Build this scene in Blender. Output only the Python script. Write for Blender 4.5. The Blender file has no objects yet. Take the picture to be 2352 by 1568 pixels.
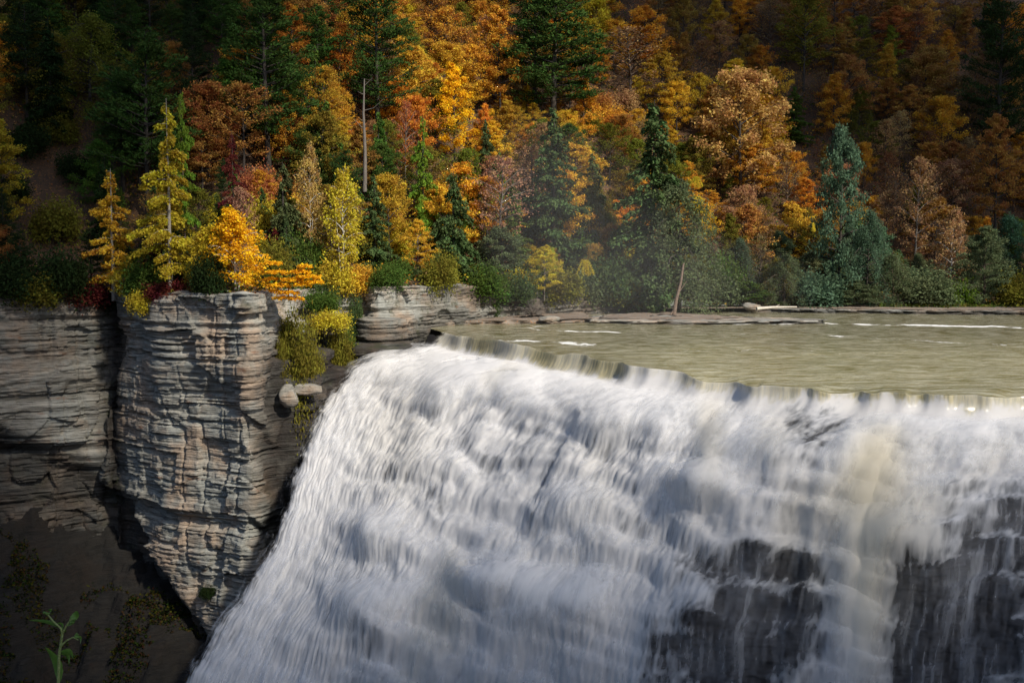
import bpy, math, random
import numpy as np
from mathutils import Vector

# ------------------------------------------------------------------ camera, sky, sun, exposure
SC = bpy.context.scene
COL = SC.collection
CAMH, PITCH, F = 12.0, math.atan(106/1098.0), 1098.0
cam = bpy.data.cameras.new('camera'); cam.sensor_width = 36; cam.lens = 36*F/1024
cam.clip_start = 0.1; cam.clip_end = 5000
camo = bpy.data.objects.new('camera', cam); COL.objects.link(camo)
camo.location = (0, 0, CAMH); camo.rotation_euler = (math.pi/2-PITCH, 0, 0)
SC.camera = camo
SUN_EL, SUN_AZ = math.radians(40), math.radians(140)     # azimuth from +Y towards +X
S = Vector((math.sin(SUN_AZ)*math.cos(SUN_EL), math.cos(SUN_AZ)*math.cos(SUN_EL), math.sin(SUN_EL)))
W = bpy.data.worlds.new('World'); SC.world = W; W.use_nodes = True
wn = W.node_tree; bg = wn.nodes['Background']; bg.inputs[1].default_value = 0.11
sky = wn.nodes.new('ShaderNodeTexSky'); sky.sky_type = 'NISHITA'; sky.sun_disc = False
sky.sun_elevation = SUN_EL; sky.sun_rotation = SUN_AZ
wn.links.new(sky.outputs[0], bg.inputs[0])
sl = bpy.data.lights.new('sun', 'SUN'); sl.energy = 4.5; sl.angle = math.radians(2.5); sl.color = (1, 0.90, 0.76)
so = bpy.data.objects.new('sun', sl); COL.objects.link(so); so.rotation_euler = S.to_track_quat('Z', 'Y').to_euler()
SC.view_settings.view_transform = 'Standard'; SC.view_settings.look = 'None'
SC.view_settings.exposure = 0.40; SC.view_settings.gamma = 1
SC.cycles.use_denoising = True
SC.cycles.max_bounces = 6; SC.cycles.diffuse_bounces = 3; SC.cycles.transmission_bounces = 3
SC.cycles.transparent_max_bounces = 16
SC.cycles.sample_clamp_indirect = 4

# ------------------------------------------------------------------ helpers
cp, sp_ = math.cos(PITCH), math.sin(PITCH)
def ray(px, py):
    a, b = (px-512)/F, (341-py)/F
    return np.array([a, cp+b*sp_, -sp_+b*cp])
def at_y(px, py, D):
    d = ray(px, py); return np.array([0, 0, CAMH]) + d*(D/d[1])
def at_z(px, py, z=0.0):
    d = ray(px, py); return np.array([0, 0, CAMH]) + d*((z-CAMH)/d[2])
def project(P):
    P = np.asarray(P); X, Y, Z = P[..., 0], P[..., 1], P[..., 2]-CAMH
    dep = Y*cp - Z*sp_; up = Y*sp_ + Z*cp
    return 512+F*X/dep, 341-F*up/dep
K = 1024/2352.0                                           # full-picture measuring scale

def _h(ix, iy, seed):
    n = (ix.astype(np.int64)*374761393 + iy.astype(np.int64)*668265263 + seed*2246822519) & 0xffffffff
    n = ((n ^ (n >> 13))*1274126177) & 0xffffffff
    n = ((n ^ (n >> 16))*2654435761) & 0xffffffff
    return ((n ^ (n >> 15)) & 0xffffff)/float(0xffffff)
def vn(x, y, seed=0):
    x = np.asarray(x, float); y = np.asarray(y, float)
    x, y = np.broadcast_arrays(x, y)
    ix, iy = np.floor(x), np.floor(y); fx, fy = x-ix, y-iy
    fx = fx*fx*fx*(fx*(fx*6-15)+10); fy = fy*fy*fy*(fy*(fy*6-15)+10)
    a, b, c, d = _h(ix, iy, seed), _h(ix+1, iy, seed), _h(ix, iy+1, seed), _h(ix+1, iy+1, seed)
    return ((a*(1-fx)+b*fx)*(1-fy) + (c*(1-fx)+d*fx)*fy)*2-1
def fbm(x, y, seed=0, o=4, g=0.5):
    r, a, t = 0, 1, 0
    for i in range(o):
        r = r + a*vn(x*2**i+17.3*i, y*2**i+5.1*i, seed+i*31); t += a; a *= g
    return r/t
def sstep(a, b, x):
    t = np.clip((x-a)/(b-a), 0, 1); return t*t*(3-2*t)

def mesh_np(name, V, Q, attrs=None, uv=None, smooth=True, cols=None):
    """V (n,3), Q (m,k) -> mesh"""
    V = np.asarray(V, np.float32); Q = np.asarray(Q, np.int32)
    m = bpy.data.meshes.new(name)
    m.vertices.add(len(V)); m.vertices.foreach_set('co', V.ravel())
    k = Q.shape[1]
    m.loops.add(Q.size); m.loops.foreach_set('vertex_index', Q.ravel())
    m.polygons.add(len(Q)); m.polygons.foreach_set('loop_start', np.arange(0, Q.size, k, dtype=np.int32))
    m.polygons.foreach_set('loop_total', np.full(len(Q), k, np.int32))
    if smooth: m.polygons.foreach_set('use_smooth', np.ones(len(Q), bool))
    m.update(calc_edges=True)
    if attrs:
        for nme, val in attrs.items():
            a = m.attributes.new(nme, 'FLOAT', 'POINT'); a.data.foreach_set('value', np.asarray(val, np.float32).ravel())
    if cols is not None:
        a = m.attributes.new('tint', 'FLOAT_COLOR', 'POINT'); a.data.foreach_set('color', np.asarray(cols, np.float32).ravel())
    if uv is not None:
        u = m.uv_layers.new(name='flow'); u.data.foreach_set('uv', np.asarray(uv, np.float32)[Q.ravel()].ravel())
    return m
def gridq(nr, nc, mask=None):
    i = np.arange(nr*nc).reshape(nr, nc)
    q = np.stack([i[:-1, :-1], i[:-1, 1:], i[1:, 1:], i[1:, :-1]], -1).reshape(-1, 4)
    if mask is not None: q = q[mask.ravel()[q].all(1)]
    return q
def link(name, me, mat=None, parent=None, kind=None, label=None, cat=None, group=None, loc=None):
    o = bpy.data.objects.new(name, me); COL.objects.link(o)
    if mat and me: me.materials.append(mat)
    if parent: o.parent = parent
    if loc is not None: o.location = loc
    tag(o, label, cat, group, kind); return o
def tag(o, label=None, cat=None, group=None, kind=None):
    if label: o['label'] = label
    if cat: o['category'] = cat
    if group: o['group'] = group
    if kind: o['kind'] = kind
def catmull(P, n):
    """P (k, ...) -> n samples uniformly in parameter"""
    k = len(P); t = np.linspace(0, k-1, n); i = np.clip(t.astype(int), 0, k-2); f = (t-i).reshape((-1,)+(1,)*(P.ndim-1))
    p0 = P[np.maximum(i-1, 0)]; p1 = P[i]; p2 = P[i+1]; p3 = P[np.minimum(i+2, k-1)]
    return 0.5*((2*p1)+(-p0+p2)*f+(2*p0-5*p1+4*p2-p3)*f*f+(-p0+3*p1-3*p2+p3)*f**3)
def resample(P, step):
    P = np.asarray(P, float); d = np.r_[0, np.cumsum(np.linalg.norm(np.diff(P, axis=0), axis=1))]
    t = np.linspace(0, d[-1], int(d[-1]/step)+1)
    return np.stack([np.interp(t, d, P[:, i]) for i in range(P.shape[1])], 1), t

# ------------------------------------------------------------------ materials
class NT:
    def __init__(s, name):
        s.m = bpy.data.materials.new(name); s.m.use_nodes = True; s.t = s.m.node_tree; s.t.nodes.clear()
        s.out = s.n('OutputMaterial')
    def n(s, typ, ins=None, **kw):
        nd = s.t.nodes.new('ShaderNode'+typ)
        for k, v in kw.items(): setattr(nd, k, v)
        for k, v in (ins or {}).items():
            if hasattr(v, 'is_output') or isinstance(v, bpy.types.NodeSocket): s.t.links.new(v, nd.inputs[k])
            else: nd.inputs[k].default_value = v
        return nd
    def attr(s, name, out='Fac'): return s.n('Attribute', attribute_name=name).outputs[out]
    def noise(s, vec, scale, det=4, rough=0.55, dist=0):
        return s.n('TexNoise', {'Vector': vec, 'Scale': scale, 'Detail': det, 'Roughness': rough, 'Distortion': dist}).outputs[0]
    def mapping(s, vec, sc): return s.n('Mapping', {0: vec, 3: sc}).outputs[0]
    def ramp(s, fac, pts):
        r = s.n('ValToRGB', {0: fac}); e = r.color_ramp.elements
        while len(e) < len(pts): e.new(0.5)
        for el, (p, c) in zip(e, pts):
            el.position = p; el.color = tuple(c)+(1,) if hasattr(c, '__len__') else (c, c, c, 1)
        return r.outputs[0]
    def mix(s, fac, a, b, mode='MIX'):
        nd = s.t.nodes.new('ShaderNodeMix'); nd.data_type = 'RGBA'; nd.blend_type = mode
        for k, v in ((0, fac), (6, a), (7, b)):
            if isinstance(v, bpy.types.NodeSocket): s.t.links.new(v, nd.inputs[k])
            elif k == 0: nd.inputs[0].default_value = v
            else: nd.inputs[k].default_value = tuple(v)+(1,)
        return nd.outputs[2]
    def math(s, op, a, b=0.0, c=None, clamp=False):
        nd = s.n('Math', operation=op, use_clamp=clamp)
        for k, v in enumerate((a, b, c)):
            if v is None: continue
            if isinstance(v, bpy.types.NodeSocket): s.t.links.new(v, nd.inputs[k])
            else: nd.inputs[k].default_value = v
        return nd.outputs[0]
    def bump(s, h, st, dist=0.1): return s.n('Bump', {'Height': h, 'Strength': st, 'Distance': dist}).outputs[0]
    def surf(s, sh): s.t.links.new(sh, s.out.inputs[0]); return s.m

def mat_leaf(name, transl=0.42, tint=False):
    m = NT(name)
    col = m.attr('tint', 'Color') if tint else m.n('ObjectInfo').outputs['Color']
    var = m.attr('var')
    hue = m.math('MULTIPLY_ADD', var, 0.045, 0.4775)
    val = m.math('MULTIPLY_ADD', var, 0.5, 0.74)
    h = m.n('HueSaturation', {'Hue': hue, 'Saturation': 1.0, 'Value': val, 'Color': col}).outputs[0]
    pos = m.n('TexCoord').outputs['Object']
    n = m.noise(pos, 0.55, 2)
    c2 = m.n('HueSaturation', {'Hue': m.math('MULTIPLY_ADD', n, 0.08, 0.46), 'Value': m.math('MULTIPLY_ADD', n, 0.9, 0.55), 'Color': h}).outputs[0]
    d = m.n('BsdfDiffuse', {'Color': c2}).outputs[0]
    t = m.n('BsdfTranslucent', {'Color': c2}).outputs[0]
    return m.surf(m.n('MixShader', {0: transl, 1: d, 2: t}).outputs[0])
def mat_bark(name):
    m = NT(name); col = m.n('ObjectInfo').outputs['Color']
    pos = m.n('TexCoord').outputs['Object']
    n = m.noise(m.mapping(pos, (6, 6, 1.4)), 1.2, 4)
    c = m.mix(1.0, col, m.ramp(n, [(0.3, 0.45), (0.65, 1.0)]), 'MULTIPLY')
    return m.surf(m.n('BsdfPrincipled', {'Base Color': c, 'Roughness': 0.9, 'Normal': m.bump(n, 0.6, 0.05)}).outputs[0])

def mat_rock(dark=1.0):
    m = NT('shale_rock'); pos = m.n('TexCoord').outputs['Object']
    sx = m.n('SeparateXYZ', {0: pos}).outputs
    warp = m.noise(m.mapping(pos, (0.05, 0.05, 0.02)), 1.0, 1)
    z = m.math('MULTIPLY_ADD', warp, 0.5, sx[2])
    v2 = m.n('CombineXYZ', {0: m.math('MULTIPLY', sx[0], 0.10), 1: m.math('MULTIPLY', sx[1], 0.10), 2: m.math('MULTIPLY', z, 2.1)}).outputs[0]
    v3 = m.n('CombineXYZ', {0: m.math('MULTIPLY', sx[0], 0.35), 1: m.math('MULTIPLY', sx[1], 0.35), 2: m.math('MULTIPLY', z, 6.5)}).outputs[0]
    bands = m.noise(v2, 1.0, 3, 0.6); fine = m.noise(v3, 1.0, 3, 0.65)
    blotch = m.noise(pos, 0.16, 4, 0.6)
    base = m.ramp(bands, [(0.25, (0.12, 0.105, 0.085)), (0.42, (0.25, 0.235, 0.20)), (0.6, (0.36, 0.345, 0.30)), (0.8, (0.45, 0.42, 0.36))])
    pal = m.mix(m.ramp(blotch, [(0.42, 0.0), (0.6, 1.0)]), base, (0.30, 0.34, 0.33), 'MIX')
    base = m.mix(0.45, base, pal)
    warm = m.noise(pos, 0.23, 3, 0.6)
    base = m.mix(m.ramp(warm, [(0.47, 0.0), (0.64, 0.75)]), base, (0.42, 0.31, 0.22))
    rust = m.noise(m.mapping(pos, (0.4, 0.4, 0.9)), 1.1, 4, 0.6)
    base = m.mix(m.ramp(rust, [(0.62, 0.0), (0.72, 0.6)]), base, (0.22, 0.085, 0.03))
    base = m.mix(1.0, base, m.ramp(fine, [(0.33, 0.22), (0.47, 0.85), (0.7, 1.1)]), 'MULTIPLY')
    wet_shade = m.attr('wet')
    wn_ = m.math('MULTIPLY', wet_shade, m.ramp(m.noise(pos, 0.5, 4), [(0.25, 0.75), (0.5, 1.0)]), clamp=True)
    base = m.mix(wn_, base, m.mix(1.0, base, (0.045, 0.036, 0.03), 'MULTIPLY'))  # near-black tint holds both wetness and painted shade
    moss = m.noise(pos, 0.45, 4, 0.7)
    base = m.mix(m.math('MULTIPLY', m.ramp(moss, [(0.55, 0.0), (0.66, 0.75)]), m.attr('moss')), base, (0.03, 0.035, 0.010))
    if dark < 1: base = m.mix(1.0, base, (dark, dark*.88, dark*.78), 'MULTIPLY')  # darkened rock copy, shade put into the colour
    rough = m.math('MULTIPLY_ADD', wet_shade, -0.2, 0.95)
    bmp = m.bump(m.math('ADD', fine, m.math('MULTIPLY', m.noise(pos, 3.0, 5, 0.65), 0.6)), 0.9, 0.22)
    return m.surf(m.n('BsdfPrincipled', {'Base Color': base, 'Roughness': rough, 'Normal': bmp}).outputs[0])

def mat_soil(name='forest_soil', a=(0.045, 0.03, 0.02), b=(0.10, 0.055, 0.028), leafy=(0.28, 0.12, 0.03)):
    m = NT(name); pos = m.n('TexCoord').outputs['Object']
    n = m.noise(pos, 0.35, 6, 0.65); l = m.noise(pos, 3.2, 4, 0.7)
    c = m.mix(m.ramp(n, [(0.35, 0.0), (0.65, 1.0)]), a, b)
    c = m.mix(m.ramp(l, [(0.55, 0.0), (0.63, 0.75)]), c, leafy)
    return m.surf(m.n('BsdfPrincipled', {'Base Color': c, 'Roughness': 0.95, 'Normal': m.bump(l, 0.8, 0.3)}).outputs[0])

def mat_river():
    m = NT('river_water'); pos = m.n('TexCoord').outputs['Object']
    uv = m.n('UVMap', uv_map='flow').outputs[0]
    w1 = m.noise(m.mapping(uv, (0.32, 1.2, 1)), 1.2, 4, 0.6, 0.4)
    w2 = m.noise(m.mapping(uv, (1.6, 3.4, 1)), 1.6, 4, 0.65)
    w0 = m.noise(m.mapping(uv, (0.05, 0.30, 1)), 1.0, 3, 0.6)
    h = m.math('ADD', m.math('MULTIPLY', w1, 1.0), m.math('MULTIPLY', w2, 0.45))
    foam = m.attr('foam'); fn = m.noise(m.mapping(uv, (0.6, 1.6, 1)), 2.2, 5, 0.7)
    f = m.ramp(m.math('ADD', foam, m.math('MULTIPLY_ADD', fn, 1.7, -0.85)), [(0.42, 0.0), (0.62, 1.0)])
    col = m.mix(m.ramp(w0, [(0.35, 0.0), (0.65, 1.0)]), (0.26, 0.245, 0.105), (0.42, 0.40, 0.24))
    col = m.mix(m.math('MULTIPLY', m.attr('deep'), 0.9), col, (0.12, 0.11, 0.04))
    col = m.mix(m.ramp(h, [(0.60, 0.0), (0.86, 1.0)]), m.mix(1.0, col, (0.66, 0.62, 0.52), 'MULTIPLY'), m.mix(0.45, col, (0.60, 0.58, 0.48)))  # ripple shading and sheen put into the colour by wave height
    c = m.mix(f, col, (0.82, 0.83, 0.80))
    bp = m.bump(h, 1.0, 0.13)
    r = m.math('MULTIPLY_ADD', f, 0.5, 0.07)
    return m.surf(m.n('BsdfPrincipled', {'Base Color': c, 'Roughness': r, 'IOR': 1.33, 'Normal': bp}).outputs[0])

def mat_fall(name, seed=0.0, top=1.0, lo=0.34, hi=0.74):
    """white water: den = how much aerated water there is at each place"""
    m = NT(name); uv = m.n('UVMap', uv_map='flow').outputs[0]
    uvs = m.n('Mapping', {0: uv, 1: (seed*13.0, seed*7.0, 0)}).outputs[0]
    s2 = m.noise(m.mapping(uvs, (4.2, 1.5, 1)), 1.0, 3, 0.6, 0.3)
    den = m.math('ADD', m.attr('den'), m.math('MULTIPLY_ADD', s2, 0.24, -0.12))
    fo = m.attr('olive')
    a = m.math('MULTIPLY', m.n('MapRange', {0: den, 1: lo, 2: hi, 3: 0.0, 4: 1.0}, interpolation_type='SMOOTHSTEP').outputs[0], top)
    wh = m.n('MapRange', {0: den, 1: 0.35, 2: 0.9, 3: 0.0, 4: 1.0}).outputs[0]
    c = m.mix(wh, (0.74, 0.775, 0.83), (0.96, 0.96, 0.96))
    c = m.mix(m.math('MULTIPLY', m.attr('cream'), 1.0, clamp=True), c, (0.86, 0.80, 0.64))
    ol = m.mix(m.ramp(m.noise(m.mapping(uvs, (3.0, 0.35, 1)), 1.0, 3, 0.6), [(0.36, 0.0), (0.62, 1.0)]), (0.26, 0.235, 0.06), (0.80, 0.68, 0.28))
    c = m.mix(fo, c, ol)
    d = m.n('BsdfDiffuse', {'Color': c}).outputs[0]
    t = m.n('BsdfTranslucent', {'Color': c}).outputs[0]
    g = m.n('BsdfGlossy', {'Color': (0.9, 0.9, 0.9, 1), 'Roughness': 0.25}).outputs[0]
    dt = m.n('MixShader', {0: 0.48, 1: d, 2: t}).outputs[0]
    dt = m.n('MixShader', {0: m.math('MULTIPLY', fo, 0.12), 1: dt, 2: g}).outputs[0]
    tr = m.n('BsdfTransparent').outputs[0]
    aa = m.math('MULTIPLY', m.math('MAXIMUM', a, m.math('MULTIPLY', fo, 0.93)), m.attr('edge'))
    return m.surf(m.n('MixShader', {0: aa, 1: tr, 2: dt}).outputs[0])

def mat_plain(name, col, rough=0.85, sc=2.0, amt=0.5, bump=0.4):
    m = NT(name); pos = m.n('TexCoord').outputs['Object']; n = m.noise(pos, sc, 5, 0.6)
    c = m.mix(m.ramp(n, [(0.3, 0.0), (0.7, 1.0)]), tuple(x*(1-amt) for x in col), col)
    return m.surf(m.n('BsdfPrincipled', {'Base Color': c, 'Roughness': rough, 'Normal': m.bump(n, bump, 0.1)}).outputs[0])

M_LEAF = mat_leaf('leaves'); M_NEEDLE = mat_leaf('needles', 0.15); M_BARK = mat_bark('bark')
M_ROCK = mat_rock(); M_SOIL = mat_soil(); M_RIVER = mat_river()

# ------------------------------------------------------------------ plan of the gorge
WALL = np.array([(-110, 100, 5.0), (-64, 118, 5.0), (-52, 124, 5.0), (-48.9, 127.5, 5.2), (-48.2, 130, 5.2), (-46.0, 130, 5.2), (-44.6, 126.5, 5.4),
                 (-38.8, 120, 5.6), (-31, 116.5, 5.8), (-27.8, 114.5, 5.9), (-26.6, 116, 5.9), (-25.9, 125, 5.6), (-25, 133, 5.4), (-19.6, 138.5, 5.6),
                 (-16.8, 135.5, 5.6), (-9.6, 143.5, 5.5), (-1.7, 155, 5.0), (6, 162, 4.4), (14, 168, 3.6), (24, 172, 2.4), (33, 174, 0.9), (60, 180, 0.8), (160, 192, 0.8)])
POLY = np.vstack([WALL[:, :2], [(400, 230), (400, 900), (-500, 900), (-500, 40)]])
def inside(x, y):
    r = np.zeros(x.shape, bool)
    for i in range(len(POLY)):
        x1, y1 = POLY[i]; x2, y2 = POLY[(i+1) % len(POLY)]
        if y1 == y2: continue
        c = ((y1 > y) != (y2 > y)) & (x < (x2-x1)*(y-y1)/(y2-y1)+x1); r ^= c
    return r
def bank(x, y):
    """distance behind the bank line, and the cliff-top height there"""
    best = np.full(x.shape, 1e9); top = np.zeros(x.shape)
    for i in range(len(WALL)-1):
        ax, ay, az = WALL[i]; bx, by, bz = WALL[i+1]
        t = np.clip(((x-ax)*(bx-ax)+(y-ay)*(by-ay))/((bx-ax)**2+(by-ay)**2), 0, 1)
        d = np.hypot(x-ax-t*(bx-ax), y-ay-t*(by-ay)); k = d < best
        best = np.where(k, d, best); top = np.where(k, az+t*(bz-az), top)
    return np.where(inside(x, y), best, -best), top
def hill_z(x, y):
    x = np.asarray(x, float); y = np.asarray(y, float)
    d, top = bank(x, y); dd = np.maximum(d, 0)
    start = 2.5 + 5*sstep(5, 35, x)
    up = np.maximum(dd-start, 0)
    z = top + 0.08*np.minimum(dd, start) + np.where(up < 12, up*up/24*0.92, 5.52+(up-12)*0.92)
    z = z - 0.0 + 1.2*fbm(x/9, y/9, 5, 3)*np.clip(dd/6, 0, 1) + 3.0*fbm(x/35, y/35, 8, 2)*np.clip(dd/25, 0, 1)
    return np.minimum(z, 130+0.1*dd)
def ray_hill(px, py, lo=105, hi=330):
    d = ray(px, py); ys = np.arange(lo, hi, 0.5); P = np.array([0, 0, CAMH]) + d*(ys/d[1])[:, None]
    hz = hill_z(P[:, 0], P[:, 1]); dist = bank(P[:, 0], P[:, 1])[0]
    ok = (P[:, 2] <= hz) & (dist > 0.3)
    i = int(np.argmax(ok)) if ok.any() else -1
    return np.array([P[i, 0], P[i, 1], hz[i]]), bool(ok.any())

# ------------------------------------------------------------------ hillside
xs = np.concatenate([np.arange(-400, -120, 14), np.arange(-120, 150, 1.6), np.arange(150, 420, 14)])
ys = np.concatenate([np.arange(95, 290, 1.6), np.arange(290, 700, 18)])
X, Y = np.meshgrid(xs, ys)
d_, top_ = bank(X, Y); Z = hill_z(X, Y)-0.06
me = mesh_np('hillside', np.stack([X, Y, Z], -1).reshape(-1, 3), gridq(len(ys), len(xs), d_ > 0.6))
link('hillside', me, M_SOIL, kind='structure')

# ------------------------------------------------------------------ cliff of layered shale
def build_cliff():
    i0 = 18
    pts, t = resample(WALL[:i0+2], 0.15)
    keep = pts[:, 0] > -85; pts, t = pts[keep], t[keep]
    pl = pts.copy()
    for _ in range(45): pl[1:-1, :2] = (pl[:-2, :2]+2*pl[1:-1, :2]+pl[2:, :2])/4
    tg = np.gradient(pl[:, :2], axis=0); tg /= np.linalg.norm(tg, axis=1)[:, None]
    nx, ny = tg[:, 1], -tg[:, 0]                       # outward, towards the gorge
    zs = np.arange(-42, 0, 0.085); nz = len(zs)+0
    # rows: fraction of wall from bottom (-42) to the local top
    rows = 560; fr = np.linspace(0, 1, rows)
    top = pl[:, 2][None, :] + 0.25*fbm(t/3, t*0, 3, 3)[None, :]
    Zb = -42 + (top+42)*fr[:, None]
    T = np.broadcast_to(t[None, :], Zb.shape)
    zz = Zb + 0.7*fbm(T/40, Zb*0+1.3, 9, 2)             # strata almost level
    # irregular beds
    rng = np.random.RandomState(4)
    th = rng.choice([0.12, 0.18, 0.26, 0.38, 0.6, 1.0], 330, p=[.24, .26, .22, .14, .09, .05]); zb = -48+np.cumsum(th)
    li = np.searchsorted(zb, zz); n = len(th)+2
    bed = (rng.rand(n)-0.5)
    cell = rng.choice([0.7, 1.3, 2.4, 4.5], n)
    blk = _h(np.floor(T/cell[li]+0.5*vn(T/3, li*1.0, 77)), li, 12)-0.5
    blk2 = _h(np.floor(T/(cell[li]*3.1)+3.3), li//4, 19)-0.5
    off = 0.15*bed[li] + 0.25*blk*np.clip(0.6+0.8*vn(T/6, zz/3, 4), 0, 1.3) + 0.42*blk2
    blk3 = _h(np.floor(T/3.3+0.9*vn(T/8, zz/7, 51)), np.floor(zz/3.7+0.7*vn(T/5, zz/9, 52)), 53)-0.5
    off += 0.9*blk3+0.8*fbm(T/7, zz/8, 21, 3) + 0.07*fbm(T/0.7, zz/0.3, 22, 3) + 0.7*fbm(T/18, zz/11, 25, 2)
    off += 0.035*np.maximum(-Zb-2, 0)
    # vertical joints
    jt = np.abs(vn(T/2.7, zz/14, 31)); off -= 0.45*np.exp(-(jt/0.05)**2)
    # undercuts at weak beds
    for zc, w, a, sd in ((-6.2, 0.5, 1.0, 41), (-12.6, 0.5, 0.9, 42), (-19, 0.8, 1.2, 43), (2.4, 0.3, 0.5, 44), (-25, 0.7, 1.1, 46)):
        off -= 0.6*a*np.exp(-((zz-zc)/w)**2)*np.clip(0.5+1.6*vn(T/9, T*0+2, sd), 0, 1.4)
    # lower ledge beside the falls
    iH = np.argmin(np.hypot(pl[:, 0]+26.3, pl[:, 1]-119)); iK = np.argmin(np.hypot(pl[:, 0]+16.8, pl[:, 1]-135.5))
    win = sstep(t[iH]-2.0, t[iH]+2.5, T)*(1-sstep(t[iK]+2, t[iK]+7, T))
    off += win*(2.2*sstep(-1.2, -1.9, zz) + 2.2*sstep(-3.4, -4.0, zz)+1.8*sstep(1.8, 1.4, zz)*sstep(iK*0+t[iH]+4, t[iH]+8, T) + 0.16*np.maximum(-zz-5, 0))
    # undercut bay low on the left
    lw = 1-sstep(-40, -31, pl[:, 0])[None, :]
    off -= lw*3.2*sstep(0.5, -3.5, zz-np.interp(pl[:, 0], [-110, -60, -50, -45.6, -42, -36, -32, -29], [-4, -7.5, -13, -17.5, -22, -28, -34, -40])[None, :])
    off += np.exp(-((pl[:, 0]+47)/2.0)**2)[None, :]*(0.8+2.6*sstep(-4, -10, zz))
    P = np.stack([pl[:, 0][None, :]+nx[None, :]*off, pl[:, 1][None, :]+ny[None, :]*off, Zb], -1)
    # cap going back under the soil
    caps = []
    for k, bk in enumerate((0.8, 1.8, 4.0)):
        c = P[-1].copy(); c[:, 0] -= nx*bk; c[:, 1] -= ny*bk; c[:, 2] += 0.08-0.02*k+0.15*vn(t/1.1, t*0+k, 6); caps.append(c)
    P = np.concatenate([P, np.stack(caps)], 0)
    R = rows+3
    wet_shade = np.zeros((R, len(t)))
    wet_shade[:] = sstep(t[iH]-6.5, t[iH]-0.5, t)[None, :]*sstep(3.5, -2.5, P[..., 2])  # damp rock beside the falls, with recess shade painted in
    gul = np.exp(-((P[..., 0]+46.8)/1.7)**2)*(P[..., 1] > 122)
    wet_shade = np.maximum(wet_shade, gul)
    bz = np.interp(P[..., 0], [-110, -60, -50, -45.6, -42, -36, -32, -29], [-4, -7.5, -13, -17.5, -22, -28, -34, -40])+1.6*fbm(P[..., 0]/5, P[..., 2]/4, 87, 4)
    wet_shade = np.maximum(wet_shade, 0.88*sstep(1.2, -2.5, P[..., 2]-bz))  # shade below this slanting boundary painted into the rock
    wet_shade = np.maximum(wet_shade, (0.78*sstep(-15, -7, P[..., 0])+0.35*sstep(-46, -52, P[..., 0]))*(0.7+0.5*fbm(P[..., 0]/4, P[..., 2]/1.5, 88, 2)))  # far wall damp and shadow, left wall shade, put into the colour
    moss = 0.25+0.75*np.maximum(sstep(3.0, 5.5, P[..., 2]), np.maximum(gul, sstep(t[iH]+2, t[iH]+6, t)[None, :]*0.8))
    me = mesh_np('cliff', P.reshape(-1, 3), gridq(R, len(t)), {'wet': wet_shade, 'moss': moss}, smooth=False)
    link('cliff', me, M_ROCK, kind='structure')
build_cliff()

# talus at the foot of the left wall, shade put into its colour
xs = np.arange(-110, -18, 0.3); ys = np.arange(70, 134, 0.3); X, Y = np.meshgrid(xs, ys)
tw = np.interp(X, [-110, -60, -50, -45.6, -42, -33, -28, -20], [-4, -7, -13, -18, -25, -32, -37, -40])
wy = np.interp(X, WALL[[0, 1, 2, 3, 7, 8, 9], 0], WALL[[0, 1, 2, 3, 7, 8, 9], 1])
def talus_z(X, Y):
    tw = np.interp(X, [-110, -60, -50, -45.6, -42, -33, -28, -20], [-20, -22, -25, -27, -29, -33, -37, -40]); wy = np.interp(X, WALL[[0, 1, 2, 3, 7, 8, 9], 0], WALL[[0, 1, 2, 3, 7, 8, 9], 1])
    z = tw-0.75*(wy-Y)+3.4*fbm(X/5, Y/5, 91, 5)+0.5*fbm(X/1.5, Y/1.5, 92, 3)
    z = z+1.3*np.abs(fbm(X/2.2, Y/2.2, 96, 4))+0.5*(_h(np.floor(X/1.3+vn(X/3, Y/3, 97)), np.floor(Y/1.3), 98)-.5)
    k = z/1.1+0.5*vn(X/4, Y/4, 95); f = k-np.floor(k); return z+(np.floor(k)+sstep(.6, .95, f)-k)*0.9
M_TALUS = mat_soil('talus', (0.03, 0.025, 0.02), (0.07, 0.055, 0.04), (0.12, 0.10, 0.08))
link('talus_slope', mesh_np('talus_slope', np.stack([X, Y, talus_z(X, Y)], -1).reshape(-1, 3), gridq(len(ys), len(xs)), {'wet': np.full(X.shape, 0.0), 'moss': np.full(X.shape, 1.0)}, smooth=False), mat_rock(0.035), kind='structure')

# near side of the gorge: the rim the camera stands on and an unseen slope added behind it to cut sky light
xs = np.concatenate([np.arange(-400, -60, 17), np.arange(-60, 60, 3.0), np.arange(60, 400, 17)]); ys = np.concatenate([np.arange(-420, -20, 12), np.arange(-20, 4.2, 0.8), [4.3, 4.5, 4.8, 5.6, 7, 9]])
X, Y = np.meshgrid(xs, ys); bk = np.maximum(-Y-6, 0)
Z = 10.1+0.10*vn(X/1.3, Y/1.3, 4)+np.minimum(0.30*bk, 90)+0.35*np.maximum(-X-60, 0)*sstep(4, -4, Y)*0.6+4*fbm(X/40, Y/40, 15, 3)*sstep(0, 40, bk)
Z = np.where(Y > 4.2, Z-(Y-4.2)*10.5, Z)
link('near_rim', mesh_np('near_rim', np.stack([X, Y, Z], -1).reshape(-1, 3), gridq(len(ys), len(xs))), M_SOIL, kind='structure')

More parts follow.
